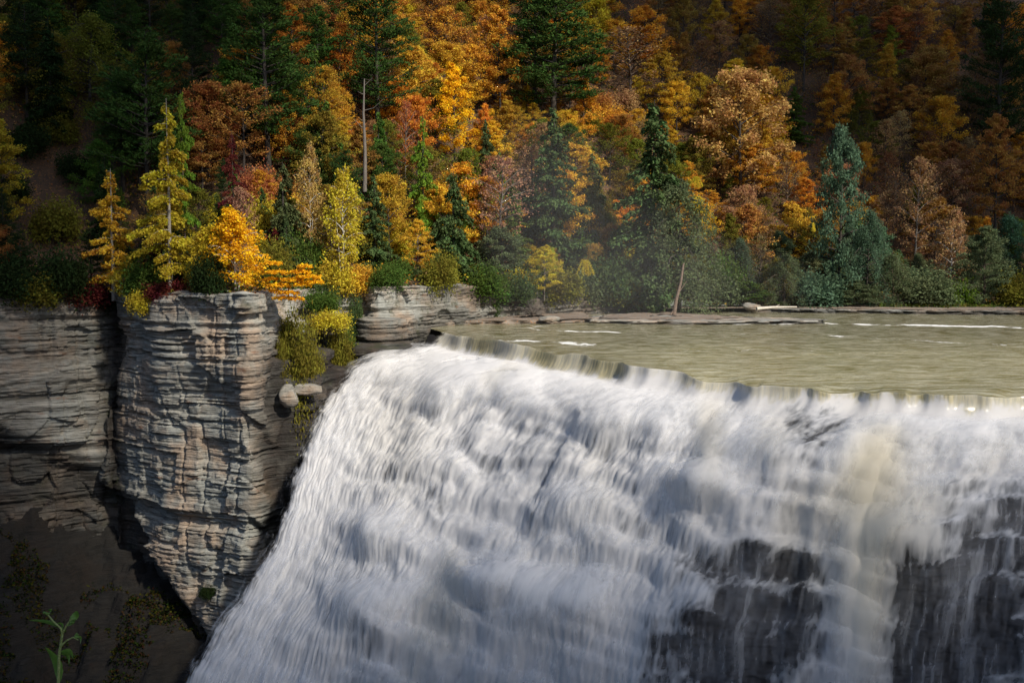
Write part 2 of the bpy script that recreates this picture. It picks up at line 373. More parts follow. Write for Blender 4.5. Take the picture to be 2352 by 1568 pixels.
# puffs added out of view to shade the edges and leave the middle sunlit
def shade_puffs():
    g = np.random.RandomState(3); h = np.array([math.sin(SUN_AZ), math.cos(SUN_AZ)])
    e1 = np.array([-h[1], h[0], 0]); e2 = np.array([-h[0]*math.sin(SUN_EL), -h[1]*math.sin(SUN_EL), math.cos(SUN_EL)]); Sv = np.array(S)
    bm = __import__('bmesh').new(); __import__('bmesh').ops.create_icosphere(bm, subdivisions=2, radius=1)
    bv = np.array([v.co for v in bm.verts]); bf = np.array([[v.index for v in f.verts] for f in bm.faces]); bm.free()
    V, Fc = [], []; LIT = np.array(PUFF_GAP)
    for a in np.arange(-60, 300, 8.0):
        for b in np.arange(-60, 260, 8.0):
            aa, bb = a+g.uniform(-4, 4), b+g.uniform(-4, 4)
            # signed distance to the gap (positive outside)
            ins = False; dm = 1e9
            for i in range(len(LIT)):
                x1, y1 = LIT[i]; x2, y2 = LIT[(i+1) % len(LIT)]
                if (y1 > bb) != (y2 > bb) and aa < (x2-x1)*(bb-y1)/(y2-y1)+x1: ins = not ins
                t = min(1, max(0, ((aa-x1)*(x2-x1)+(bb-y1)*(y2-y1))/((x2-x1)**2+(y2-y1)**2))); dm = min(dm, math.hypot(aa-x1-t*(x2-x1), bb-y1-t*(y2-y1)))
            sd = -dm if ins else dm
            if sd < 2 or g.rand() > min(1.0, 0.3+sd/11): continue
            c = e1*aa+e2*bb+Sv*(620+g.uniform(-40, 40)); r = g.uniform(5.5, 8.5)
            q = bv*(r*(1+0.16*g.normal(size=(len(bv), 1)))); Fc.append(bf+len(V)*len(bv)); V.append(c+q*[1.15, 1.15, 0.8])
    return np.concatenate(V), np.concatenate(Fc)
PUFF_GAP = [(46, 78), (45, 51), (50, 42), (58, 35), (72, 20), (92, 6), (140, 10), (172, 40), (182, 80), (172, 118), (152, 158), (108, 160), (84, 128), (66, 104), (52, 92)]
mc = NT('cloud'); M_SHADE_PUFF = mc.surf(mc.n('MixShader', {0: 0.62, 1: mc.n('BsdfTransparent').outputs[0], 2: mc.n('BsdfDiffuse', {'Color': (0.9, 0.9, 0.9, 1)}).outputs[0]}).outputs[0])
CV, CF = shade_puffs(); link('clouds', mesh_np('clouds', CV, CF), M_SHADE_PUFF, kind='structure')

# ------------------------------------------------------------------ the falls: control columns (lip -> foot)
CC = np.array([
 [(-9, 140, 0), (-11.5, 137.6, -2.2), (-18.6, 128, -4.0), (-21.8, 118, -9), (-23.2, 102, -18), (-27.5, 92, -25.5), (-30, 84, -37)],
 [(-6, 134.5, 0), (-7.3, 132.6, -2.6), (-13.5, 124, -4.4), (-17, 113, -9.8), (-19, 98.5, -18.5), (-22.5, 89, -26), (-24, 82, -37)],
 [(-1.0, 124, 0), (-2.2, 122.2, -2.2), (-7.5, 115.5, -4.3), (-11, 107.5, -9.4), (-14, 96, -17), (-17, 88, -24), (-18.5, 82, -36)],
 [(4, 114, 0), (3, 112.4, -1.8), (-1, 107, -4.3), (-5, 101, -9), (-8.5, 92.5, -15.5), (-11.5, 86, -22), (-13, 81.5, -35)],
 [(10.6, 101.5, 0), (9.9, 100.2, -1.5), (6.5, 95.5, -4.0), (3, 91, -9), (0, 86, -14.5), (-2.5, 81, -20.5), (-4, 78, -33)],
 [(15.5, 94.5, 0), (14.8, 93.3, -1.3), (11.5, 89.3, -4.2), (8.5, 85.6, -9), (6, 81.6, -13.8), (4, 77.6, -19.5), (3, 75.5, -31)],
 [(20.7, 89.6, 0), (20.2, 88.7, -1.5), (17.3, 85, -4.6), (14.6, 81.6, -9), (12.2, 78.2, -13.5), (10.2, 75, -19), (9.2, 73, -30)],
 [(30.7, 85.6, 0), (30.2, 84.9, -1.4), (27.6, 81.8, -3.7), (24.8, 78.2, -7), (22.8, 75.3, -11.5), (21.2, 73, -17.5), (20.3, 71.5, -29)],
 [(39, 83, 0), (38.6, 82.3, -1.6), (36, 79, -3.2), (33, 75, -6.6), (31, 72.4, -11.5), (29.6, 70.6, -17.5), (29, 69.4, -29)],
 [(50, 78, 0), (49.5, 77.3, -1.6), (46.8, 74.2, -3.2), (43.5, 70.4, -6.6), (41.4, 67.8, -11.5), (40, 66, -17.5), (39.2, 64.6, -29)],
 [(64, 69, 0), (63.5, 68.4, -1.6), (60.5, 65.4, -3.2), (57, 61.8, -6.6), (55, 59.4, -11.5), (53.6, 57.6, -17.5), (52.8, 56.3, -29)]])
MOUNDS = [  # photo column, row (1024 wide), radius x, radius y, outward metres
 (386, 540, 30, 24, 2.0), (488, 590, 40, 22, 2.4), (369, 612, 30, 22, 2.0), (581, 516, 34, 26, 1.8), (560, 612, 46, 22, 1.8),
 (697, 494, 42, 20, 2.2), (792, 470, 62, 34, 2.6), (430, 470, 30, 22, 1.0), (480, 392, 60, 22, 1.2), (620, 430, 40, 20, 1.0),
 (905, 430, 60, 16, 0.8), (910, 545, 40, 30, 1.5), (745, 520, 26, 20, 1.2), (700, 610, 30, 26, 1.4)]
THIN = [    # places where the rock shows: column, row, rx, ry, amount (negative = thick streams)
 (812, 434, 36, 24, 0.75), (852, 420, 30, 12, 0.40), (790, 412, 16, 16, 0.4), (735, 650, 66, 66, 0.85), (700, 560, 32, 28, 0.45), (770, 560, 46, 26, 0.36), (655, 640, 14, 40, .3), (720, 600, 50, 30, .3),
 (965, 620, 80, 76, 1.05), (1010, 525, 60, 50, 0.40), (925, 665, 50, 60, 0.5), (800, 610, 26, 60, 0.50), (905, 575, 20, 30, .3), (760, 500, 46, 22, 0.26), (795, 470, 60, 26, 0.16),
 (520, 450, 110, 60, 0.16), (440, 520, 60, 70, 0.08), (600, 500, 50, 40, 0.14), (690, 440, 30, 30, 0.14), (330, 640, 60, 40, 0.12), (590, 640, 40, 40, 0.10),
 (402, 520, 22, 50, 0.1), (640, 545, 20, 50, 0.12), (310, 560, 24, 60, 0.06),
 (868, 560, 22, 110, -0.75), (850, 650, 26, 60, -0.45), (712, 440, 15, 46, -0.4), (560, 590, 50, 90, -0.12), (880, 480, 34, 26, -0.3),
 (480, 370, 130, 26, -0.35), (640, 390, 90, 20, -0.3), (940, 440, 70, 22, -0.16)]
CREAM = [(868, 560, 26, 120, 0.4), (712, 440, 15, 46, 0.4), (400, 440, 40, 60, 0.25), (880, 480, 50, 40, 0.3), (600, 480, 22, 60, 0.15)]
def blobs(px, py, L):
    r = 0
    for x, y, rx, ry, a in L: r = r+a*np.exp(-((px-x)/rx)**2-((py-y)/ry)**2)
    return r
NA, NL = 760, 560
def jog(x):
    """the brink is broken into short blocks"""
    return (1.7*vn(x/7, x*0, 201)+0.95*vn(x/2.3, x*0, 202)+0.22*vn(x/0.9, x*0, 203))*sstep(-8.5, -5, x)
def fall_surface(nu, nv, ext=True):
    C = CC
    if ext:   # rock continues left of the water, under the cliff
        e = CC[0].copy(); e[:, 0] -= 3.5; e[:, 1] += 3; e[:, 2] -= np.array([0, 1, 4, 7, 8, 8, 6])
        C = np.concatenate([e[None], CC], 0)
    s = catmull(C, nu); s = catmull(np.swapaxes(s, 0, 1), nv)     # (nv, nu, 3)
    jg = jog(s[0, :, 0]); s[..., 0] -= 0.6*jg[None, :]*np.linspace(1, 0.3, nv)[:, None]; s[..., 1] -= 0.8*jg[None, :]*np.linspace(1, 0.3, nv)[:, None]
    L = np.concatenate([np.zeros((1, s.shape[1])), np.cumsum(np.linalg.norm(np.diff(s, axis=0), axis=2), axis=0)], 0)
    out = np.empty_like(s); f = np.linspace(0, 1, nv)
    for j in range(s.shape[1]):
        for c in range(3): out[:, j, c] = np.interp(f*L[-1, j], L[:, j], s[:, j, c])
    s = out; ll = f[:, None]*L[-1][None, :]
    a = np.r_[0, np.cumsum(np.linalg.norm(np.diff(s[nv//3], axis=0), axis=1))]
    A = np.broadcast_to(a[None, :], ll.shape)
    return s, A-(0 if ext else 0), ll
def normals(P):
    du = np.gradient(P, axis=1); dv = np.gradient(P, axis=0); n = np.cross(du, dv)
    n /= np.linalg.norm(n, axis=2)[..., None]+1e-9
    return np.where((n[..., 1] > 0)[..., None] & (n[..., 2] < 0.2)[..., None], -n, n)
def terrace(P, A):
    z = P[..., 2].copy(); dep = -z
    sm = sstep(1.5, 4.5, dep)
    X_ = P[..., 0]
    for H, amp, sd in ((3.0, 0.38, 3), (1.2, 0.48, 7)):
        k = dep/H + 0.75*fbm(P[..., 0]/9, P[..., 1]/9, sd, 2) + 0.25*fbm(P[..., 0]/2.5, P[..., 1]/2.5, sd+50, 2)
        fr = k-np.floor(k); st = np.floor(k)+sstep(0.52, 0.98, fr)
        am = amp*(0.45+0.55*np.clip(0.5+vn(A/7, dep/6, sd+9), 0, 1))
        if H < 2: am = am*(0.55+0.45*sstep(15, 28, X_))
        dep = dep + (st-k)*H*am*sm
    Q = P.copy(); Q[..., 2] = -dep
    return Q
def blur_rows(a, w, ax=0):
    a = np.moveaxis(a, ax, 0)
    for _ in range(2):
        p = np.concatenate([np.repeat(a[:1], w, 0), a, np.repeat(a[-1:], w, 0)], 0); c = np.cumsum(p, 0); a = (c[2*w:]-c[:-2*w])/(2*w)
    return np.moveaxis(a, 0, ax)
NU, NV = 1280, 760
FP, FA, FL = fall_surface(NU, NV, True)
P0 = FP.copy(); FP = terrace(FP, FA); FP[..., 2] = blur_rows(FP[..., 2], 3); FP[..., 2] = blur_rows(FP[..., 2], 3, 1)
tf = sstep(0.3, 2.2, FL); FP[..., 2] = P0[..., 2]*(1-tf)+FP[..., 2]*tf
def notch(x): return -0.40*sstep(0.0, 0.7, vn(x/4.3, x*0, 301))-0.16*sstep(0, .6, vn(x/1.4, x*0, 302))+0.10*vn(x/9, x*0, 303)
NZ = notch(FP[0, :, 0])[None, :]; FP[..., 2] += NZ*np.exp(-FL/2.0)
fpx, fpy = project(FP)
mb = blobs(fpx, fpy, MOUNDS)*sstep(0.3, 3, -FP[..., 2]); FP = FP+0.95*mb[..., None]*np.array([-0.35, -0.65, 0.67])
FN = normals(np.stack([blur_rows(blur_rows(FP[..., k], 6), 6, 1) for k in range(3)], -1))
fpx, fpy = project(FP)
steep = 1-np.clip(FN[..., 2], 0, 1); steep = steep-blur_rows(blur_rows(steep, 60), 60, 1)
c0 = NU//11                                            # the first bay of columns is bare rock left of the water
WA = FA-FA[0, c0]
# wet rock under the water
Pb = np.stack([blur_rows(blur_rows(FP[..., k], 8), 8, 1) for k in range(3)], -1)+np.array([0.45, 0.8, -0.55])*(0.5+0.75*sstep(0.3, 3.0, FL))[..., None]
A4, L4 = FA, FL
Pb = Pb+FN*((0.35*fbm(A4/2.2, Pb[..., 2]/0.9, 60, 3)+0.22*vn(A4/1.3, np.floor(-Pb[..., 2]/0.5), 61))*sstep(3.0, 7.0, FL))[..., None]
Pb[..., 2] -= 0.25; Pb = Pb[::2, ::2]
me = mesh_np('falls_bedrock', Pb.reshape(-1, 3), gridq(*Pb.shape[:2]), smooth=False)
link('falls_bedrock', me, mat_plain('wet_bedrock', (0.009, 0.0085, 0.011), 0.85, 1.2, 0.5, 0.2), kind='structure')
def streaks(seed, wa, ln):
    """noise smeared along the flow, in metres across and along"""
    g = np.random.RandomState(seed); da = FA[0, -1]/NU; dl = FL[-1].mean()/NV
    n = g.normal(size=(NV, NU)).astype(np.float32); n = blur_rows(n, max(1, int(wa/da/2)), 1); n = blur_rows(n, max(1, int(ln/dl/2)), 0); n /= n.std()
    wrp = (0.55*fbm(FA/5, FL/5, seed+5, 2)+0.14*fbm(FA/1.5, FL/1.8, seed+6, 2))/da
    ix = np.clip(np.arange(NU)[None, :]+wrp, 0, NU-2); i0 = ix.astype(int); f = ix-i0
    return np.take_along_axis(n, i0, 1)*(1-f)+np.take_along_axis(n, i0+1, 1)*f
def water_layer(name, lift, step, covb, seed, top, lo, hi, parent=None):
    S1, S2, S3 = streaks(seed+1, 0.16, 0.6), streaks(seed+2, 0.42, 1.1), streaks(seed+3, 1.2, 2.0)
    A, L, P, n = WA, FL, FP, FN; dep = -P[..., 2]
    cl = fbm(A/2.4+0.5*vn(L/3, A/3, seed), L/2.8, 70+seed, 3)
    den = covb + 0.045*S1+0.055*S2+0.055*S3 + 0.10*fbm(A/0.55, L/0.9, 170+seed, 3) + 0.19*cl - 0.50*np.clip(steep, -0.25, 0.35)*sstep(2, 6, L) - blobs(fpx, fpy, THIN) + 0.22*np.clip(mb/1.5, 0, 1) + 0.22*sstep(6.0, 1.5, dep)
    th = np.clip(blobs(fpx, fpy, THIN)*2.2, 0, 1)*sstep(2, 5, dep); den = np.where(th > 0.02, np.maximum(den, 0.27+0.12*fbm(A/2.5, L/3, 66, 3)), den) + th*(0.06*np.clip(streaks(seed+7, 0.25, 3.0)+0.3, 0, 2.2)+0.09*np.clip(streaks(seed+8, 0.7, 4.5)-0.2, 0, 2.2))
    d = (0.16*cl+0.025*S2+0.03*S3)*sstep(1.0, 4.0, L)+lift*sstep(0.5, 6, L)
    P2 = P+n*d[..., None]
    X_ = P[..., 0]
    lim = np.interp(X_[0], [-9, 2, 14, 26, 36, 60], [2.1, 2.2, 1.0, 0.65, 0.85, 0.85])[None, :]+0.6*vn(A/3.1, L*0, 91)+0.45*vn(A/0.8, L*0, 90)+0.15*S1
    topf = 1-sstep(lim-0.6, lim+0.6, L)
    olive = topf*np.interp(X_, [2, 12, 22, 26, 60], [1, .75, .6, .85, .7])*np.clip(0.95+0.75*vn(A/6+3, L*0, 92), 0.3, 1)
    edge = sstep(-0.2, 1.5, A+0.9*fbm(A*0+L/1.4, L*0, 95+seed, 3)+0.35*S1*0.6+0.4*vn(L/0.4, A*2, 96+seed))
    den = den-0.30*(1-sstep(0, 4.0, A))*(0.7+0.6*vn(L/1.5, A/0.7, 97))
    cream = np.clip(blobs(fpx, fpy, CREAM)+0.35*sstep(0.25, 0.7, fbm(A/8, L/16, 99, 2)), 0, 0.8)
    if lift > 0.01: edge = edge*sstep(1.5, 5, L); olive = olive*0
    sl = (slice(None, None, step), slice(c0-8, None, step)); q = lambda a: a[sl]
    P2 = P2[sl]
    me = mesh_np(name, P2.reshape(-1, 3), gridq(*P2.shape[:2]), {'den': q(den), 'olive': q(olive), 'edge': q(edge), 'cream': q(cream)}, uv=np.stack([q(A), q(L)], -1).reshape(-1, 2))
    return link(name, me, mat_fall(name+'_foam', seed, top, lo, hi), parent, kind='structure' if parent is None else None)
wf = water_layer('waterfall', 0.0, 1, 0.90, 0, 1.0, 0.16, 0.84)
water_layer('water_veil', 0.5, 2, 0.50, 10, 0.75, 0.34, 0.95, wf)
water_layer('spray_veil', 1.1, 3, 0.42, 20, 0.55, 0.36, 1.0, wf)

# ------------------------------------------------------------------ river above the falls
lip = FP[0, c0-8:].copy(); NC = len(lip)
u_ = np.linspace(0, 1, NC)
fx_end = np.interp(u_, [0, 0.10, 0.3, 0.6, 1], [-11, -4, 14, 50, 150])
far = np.stack([fx_end, np.interp(fx_end, [-11, -9.6, -1.7, 6, 14, 30, 60, 160], [143, 145, 156.5, 163.5, 170, 176, 182, 194])], 1)
tt = np.linspace(0, 1, 330)**1.35
G = lip[None, :, :2]*(1-tt[:, None, None]) + far[None]*tt[:, None, None]
gx, gy = G[..., 0], G[..., 1]
dist = np.linalg.norm(G-lip[None, :, :2], axis=2)
gz = 0.045*fbm(gx/1.8, gy/1.3, 50, 3)*sstep(0.5, 4, dist) + 0.06*fbm(gx/7, gy/5, 51, 2)*sstep(0.5, 6, dist)
gz = gz+lip[None, :, 2]*np.exp(-(dist/2.5)**1.3)
ppx, ppy = project(np.stack([gx, gy, gz], -1)); fx, fy = ppx/K, ppy/K
wob = 2.2*vn(fx/60, fy*0, 33)+1.2*vn(fx/17, fy*0, 34)
def streak(x0, x1, yline, w):
    xs_ = [p[0] for p in yline]; yl = np.interp(fx, xs_, [p[1] for p in yline]) + wob*0.6
    return np.exp(-((fy-yl)/w)**2)*sstep(x0-25, x0+10, fx)*(1-sstep(x1-10, x1+25, fx))
foam = 0.0
foam = foam+0.80*streak(1120, 1360, [(1120, 779), (1360, 789)], 2.6+3*sstep(1250, 1350, fx))
foam = foam+0.55*streak(1215, 1420, [(1215, 752), (1240, 757), (1420, 762)], 1.3)+0.55*streak(1225, 1290, [(1225, 749), (1290, 745)], 1.2)
foam = foam+0.70*streak(1560, 2352, [(1560, 745), (1900, 741), (2352, 752)], 1.4)+0.40*streak(1900, 2352, [(1900, 743), (2352, 750)], 2.6)
foam = foam+0.34*streak(1300, 2000, [(1300, 760), (2000, 770)], 1.5)+0.36*streak(1900, 2352, [(1900, 770), (2352, 795)], 3.0)
foam = foam+0.30*streak(1500, 2352, [(1500, 800), (2352, 815)], 8)+0.18*sstep(870, 900, fy+8*vn(fx/40, fy/8, 3))*sstep(1500, 1700, fx)
deep = 1-sstep(752, 830, fy+9*vn(fx/90, fy/14, 61)+5*vn(fx/30, fy/6, 62))*sstep(1150, 1650, fx+40*vn(fx/70, fy/9, 63))  # darker water colour towards the far and left side
foam = foam*(0.75+0.5*vn(fx/45, fy/6, 71)+0.25*vn(fx/12, fy/4, 72))
me = mesh_np('river', np.stack([gx, gy, gz], -1).reshape(-1, 3), gridq(*gx.shape), {'foam': foam, 'deep': deep}, uv=np.stack([gx, gy], -1).reshape(-1, 2))
link('river', me, M_RIVER, kind='structure')

# pool and floor of the gorge
M_POOL = mat_plain('gorge_pool_water', (0.03, 0.035, 0.03), 0.2, 0.5, 0.4, 0.5)
link('gorge_pool', mesh_np('gorge_pool', [(-300, -60, -37), (200, -60, -37), (200, 170, -37), (-300, 170, -37)], [(0, 1, 2, 3)]), M_POOL, kind='structure')

# ------------------------------------------------------------------ trees
class Tree:
    def __init__(s): s.tv, s.tq, s.lc, s.ln, s.ls, s.lvar, s.nv = [], [], [], [], [], [], 0
    def tube(s, pts, r0, r1, n=5):
        pts = np.asarray(pts, float); k = len(pts); rad = np.linspace(r0, r1, k)
        tg = np.gradient(pts, axis=0); tg /= np.linalg.norm(tg, axis=1)[:, None]+1e-9
        ref = np.array([0.9, 0.1, 0.4]) if abs(tg[0, 2]) > 0.8 else np.array([0, 0, 1.0])
        a = np.cross(tg, ref); a /= np.linalg.norm(a, axis=1)[:, None]+1e-9; b = np.cross(tg, a)
        th = np.arange(n)*2*np.pi/n
        V = pts[:, None]+rad[:, None, None]*(np.cos(th)[None, :, None]*a[:, None]+np.sin(th)[None, :, None]*b[:, None])
        i = s.nv+np.arange(k*n).reshape(k, n); j = np.roll(i, -1, axis=1)
        s.tq.append(np.stack([i[:-1], j[:-1], j[1:], i[1:]], -1).reshape(-1, 4)); s.tv.append(V.reshape(-1, 3)); s.nv += k*n
    def leaves(s, c, size, up=0.6, long=1.0, dirs=None, rng=None, var=None):
        """quads centred on c; long>1 gives slivers lying along dirs"""
        n = len(c); rng = rng or np.random
        nm = rng.normal(size=(n, 3)); nm[:, 2] += up*2.2*np.sign(rng.rand(n)-0.12); nm /= np.linalg.norm(nm, axis=1)[:, None]
        a = rng.normal(size=(n, 3)) if dirs is None else dirs+rng.normal(size=(n, 3))*0.35
        a -= nm*(a*nm).sum(1)[:, None]; a /= np.linalg.norm(a, axis=1)[:, None]+1e-9; b = np.cross(nm, a)
        sz = size*(0.65+0.7*rng.rand(n))[:, None]
        a = a*sz*long; b = b*sz*(0.62 if long <= 1.01 else 1.0)
        q = np.stack([c-a, c-0.15*a+b, c+a, c-0.15*a-b], 1)
        s.lc.append(q.reshape(-1, 3))
        v = rng.rand(n) if var is None else var
        s.lvar.append(np.repeat(v, 4))
    def build(s, name):
        t = mesh_np(name+'_trunk', np.concatenate(s.tv), np.concatenate(s.tq)) if s.tv else None
        c = None
        if s.lc:
            V = np.concatenate(s.lc); c = mesh_np(name+'_crown', V, np.arange(len(V)).reshape(-1, 4), {'var': np.concatenate(s.lvar)}, smooth=False)
        return t, c
def unit(v): return v/(np.linalg.norm(v)+1e-9)

def broadleaf(seed, H=14, R=4.5, base=0.22, n=13000, leaf=0.145, flat=0.42, limbs=34, asc=0.75, shape=0.8, twigs=7, spread=0.55, bare=0.0, rtrunk=0.22, lean=(0, 0), droop=0.0):
    g = np.random.RandomState(seed); T = Tree()
    zz = np.linspace(0, 1, 9); w = np.cumsum(g.normal(size=(9, 2))*0.12, 0)
    tr = np.stack([w[:, 0]*zz+lean[0]*zz*zz, w[:, 1]*zz+lean[1]*zz*zz, zz*H*0.96], 1); T.tube(tr, rtrunk, 0.03, 7)
    def tp(f): return np.array([np.interp(f, zz, tr[:, i]) for i in range(3)])
    ends = []
    for i in range(limbs):
        f = base+(0.97-base)*((i+0.5)/limbs)**0.9; az = i*2.399+g.rand()*0.7
        u = (f-base)/(1-base); prof = (math.sin(math.pi*min(1, (u*0.9+0.13)**shape))**0.75)*(0.5+0.7*g.rand()**0.7)
        Lb = max(0.7, R*prof); up = asc*(0.5+0.9*u)
        p = tp(f); d = np.array([math.cos(az), math.sin(az), up]); pts = [p]
        for k in range(1, 5):
            d = d+np.array([g.normal()*0.12, g.normal()*0.12, -0.10-droop*0.12*k]); pts.append(p+0*d if False else pts[-1]+unit(d)*Lb/4)
        pts = np.array(pts); T.tube(pts, 0.03+0.016*Lb, 0.012, 4)
        for k in range(twigs):
            t = 0.3+0.7*(k+g.rand())/twigs; q = np.array([np.interp(t, np.linspace(0, 1, 5), pts[:, c]) for c in range(3)])
            dd = unit(np.array([math.cos(az), math.sin(az), 0])+g.normal(size=3)*np.array([.9, .9, .28])); Lt = (0.25+0.16*Lb)*(0.6+0.8*g.rand())
            e = q+dd*Lt+np.array([0, 0, -droop*Lt*0.8]); T.tube([q, (q+e)/2+[0, 0, 0.05], e], 0.014, 0.006, 3); ends.append((q, e, Lt))
    m = len(ends); per = max(1, int(n*(1-bare)/m)); C = []; VV = []
    for q, e, Lt in ends:
        if g.rand() < 0.12: continue
        t = g.rand(per)**0.6; c = q+(e-q)*(0.25+0.95*t[:, None]) + g.normal(size=(per, 3))*np.array([spread, spread, flat])*(0.35+0.28*Lt)
        if droop: c[:, 2] -= g.rand(per)**2*droop*0.9
        C.append(c); VV.append(np.clip(0.25+0.5*g.rand()+0.25*g.normal(size=per), 0, 1))
    T.leaves(np.concatenate(C), leaf, 0.55, rng=g, var=np.concatenate(VV)); return T

def pine(seed, H=24, R=5.0, n=15000, whorls=17, base=0.25):
    g = np.random.RandomState(seed); T = Tree()
    tr = np.stack([0.15*np.sin(np.linspace(0, 3, 8)+seed), 0*np.linspace(0, 1, 8), np.linspace(0, H, 8)], 1); T.tube(tr, 0.34, 0.04, 8)
    C, D = [], []; br = []
    for w in range(whorls):
        f = base+(0.985-base)*w/(whorls-1)
        for k in range(6 if f < 0.9 else 4):
            az = g.rand()*6.28; u = (f-base)/(1-base)
            Lb = R*(1-u**1.5)**0.8*(0.45+0.75*g.rand())*(0.75+0.25*min(1, u*5))+0.6
            p = np.array([0, 0, f*H+g.normal()*0.25]); d = np.array([math.cos(az), math.sin(az), 0.10+0.55*u])
            pts = [p]
            for j in range(4): d = d+[g.normal()*0.08, g.normal()*0.08, 0.07]; pts.append(pts[-1]+unit(d)*Lb/4)
            pts = np.array(pts); T.tube(pts, 0.035+0.012*Lb, 0.012, 4); br.append((pts, Lb, az))
    tot = sum(b[1] for b in br)
    for pts, Lb, az in br:
        k = int(n*Lb/tot); nt = max(3, int(Lb*3.2))
        t0 = 0.25+0.78*g.rand(nt)**0.8
        side = np.array([-math.sin(az), math.cos(az), 0]); ctr = np.stack([np.interp(t0, np.linspace(0, 1, 5), pts[:, c]) for c in range(3)], 1)
        ctr += side*(g.normal(size=nt)*0.30*Lb*(0.35+0.5*t0*(1.15-t0)*2))[:, None]+[0, 0, 0.1]
        i = g.randint(0, nt, k); C.append(ctr[i]+g.normal(size=(k, 3))*[0.30, 0.30, 0.13]); D.append(np.tile([math.cos(az)*0.8, math.sin(az)*0.8, 0.7], (k, 1)))
    T.leaves(np.concatenate(C), 0.065, 0.3, long=3.2, dirs=np.concatenate(D), rng=g); return T

def hemlock(seed, H=16, R=3.6, n=15000, base=0.06, drop=0.5, gap=0.15, leaf=0.085, long=2.2, step=0.36):
    g = np.random.RandomState(seed); T = Tree(); T.tube([(0, 0, 0), (0.06, 0.05, H*.5), (0.1, 0, H)], 0.24, 0.02, 7)
    br = []; z = base*H
    while z < H*0.985:
        u = (z/H-base)/(1-base)
        for k in range(3):
            if g.rand() < gap: continue
            az = g.rand()*6.28; Lb = (R*(1-u)**0.85+0.25)*(0.30+1.0*g.rand())
            d = np.array([math.cos(az), math.sin(az), 0.25]); pts = [np.array([0.05, 0, z])]
            for j in range(4): d = d+[0, 0, -0.17*drop*2]; pts.append(pts[-1]+unit(d)*Lb/4)
            pts = np.array(pts); T.tube(pts, 0.02+0.008*Lb, 0.008, 3); br.append((pts, Lb, az))
        z += step*(0.7+0.6*g.rand())
    tot = sum(b[1]**1.3 for b in br); C, D, VV = [], [], []
    for pts, Lb, az in br:
        k = int(n*Lb**1.3/tot); t0 = 0.12+0.9*g.rand(k)**0.75
        c = np.stack([np.interp(t0, np.linspace(0, 1, 5), pts[:, i]) for i in range(3)], 1)
        side = np.array([-math.sin(az), math.cos(az), 0]); s_ = g.normal(size=k)*0.2*Lb*(1.15-t0)
        c += side*s_[:, None]; c[:, 2] -= np.abs(s_)*0.35+g.rand(k)**1.6*drop*0.75; c += g.normal(size=(k, 3))*0.07
        C.append(c); D.append(np.tile([math.cos(az)*0.7, math.sin(az)*0.7, -0.9*drop-0.1], (k, 1))+np.sign(s_)[:, None]*side*0.5)
        VV.append(np.clip(0.2+0.5*g.rand()+0.25*g.normal(size=k), 0, 1))
    T.leaves(np.concatenate(C), leaf, 0.5, long=long, dirs=np.concatenate(D), rng=g, var=np.concatenate(VV)); return T

def shrub(seed, R=2.2, H=2.6, n=5000, leaf=0.13, flat=0.5, hang=0.0):
    g = np.random.RandomState(seed); T = Tree(); C = []; VV = []
    for i in range(26):
        az = i*2.4; r = R*math.sqrt(g.rand())*0.85; top = np.array([math.cos(az)*r, math.sin(az)*r, (H*(1-0.55*(r/R)**2))*(0.45+0.6*g.rand())])
        if hang: top[2] = top[2]*0.5; top += [0, -0.5*g.rand(), 0]
        T.tube([(top[0]*.15, top[1]*.15, -0.2), top*[.6, .6, .6], top], 0.03, 0.008, 3)
        k = n//26; c = top+g.normal(size=(k, 3))*[0.36*R*.6, 0.36*R*.6, 0.30*R*.6*(1+flat)]-[0, 0, 0.2]
        if hang: c[:, 2] -= g.rand(k)**1.3*hang; c[:, 1] -= g.rand(k)*0.2
        C.append(c); VV.append(np.clip(0.2+0.6*g.rand()+0.2*g.normal(size=k), 0, 1))
    T.leaves(np.concatenate(C), leaf, 0.4, rng=g, var=np.concatenate(VV)); return T

def snag(seed, H=14):
    g = np.random.RandomState(seed); T = Tree()
    T.tube([(0, 0, 0), (0.1, 0, H*.35), (-0.05, 0, H*.7), (0.12, 0, H)], 0.28, 0.07, 8)
    for f, az, L, up in ((.93, 0.3, 1.6, .9), (.86, 2.9, .8, .5), (.72, .2, 2.6, .25), (.55, 3.3, 1.8, 1.1), (.45, .5, .9, .1), (.63, 2.6, .7, .2)):
        p = np.array([0.0, 0, H*f]); d = unit(np.array([math.cos(az), -0.3*math.sin(az), up])); T.tube([p, p+d*L*.5, p+d*L+[0, 0, .3*L*(up < .5)]], 0.06, 0.015, 4)
    return T

def birch(seed, H=9, R=2.8, n=9000, stems=2):
    g = np.random.RandomState(seed); T = broadleaf(seed, H, R, 0.16, n, 0.13, 0.45, 34, 1.1, 0.75, 6, 0.45, rtrunk=0.11, droop=0.35)
    for i in range(stems):
        a = g.rand()*6.28; T.tube([(0.15*math.cos(a), 0.15*math.sin(a), -.3), (0.5*math.cos(a), 0.5*math.sin(a), H*.3), (1.0*math.cos(a), 0.8*math.sin(a), H*.62)], 0.08, 0.02, 6)
    return T

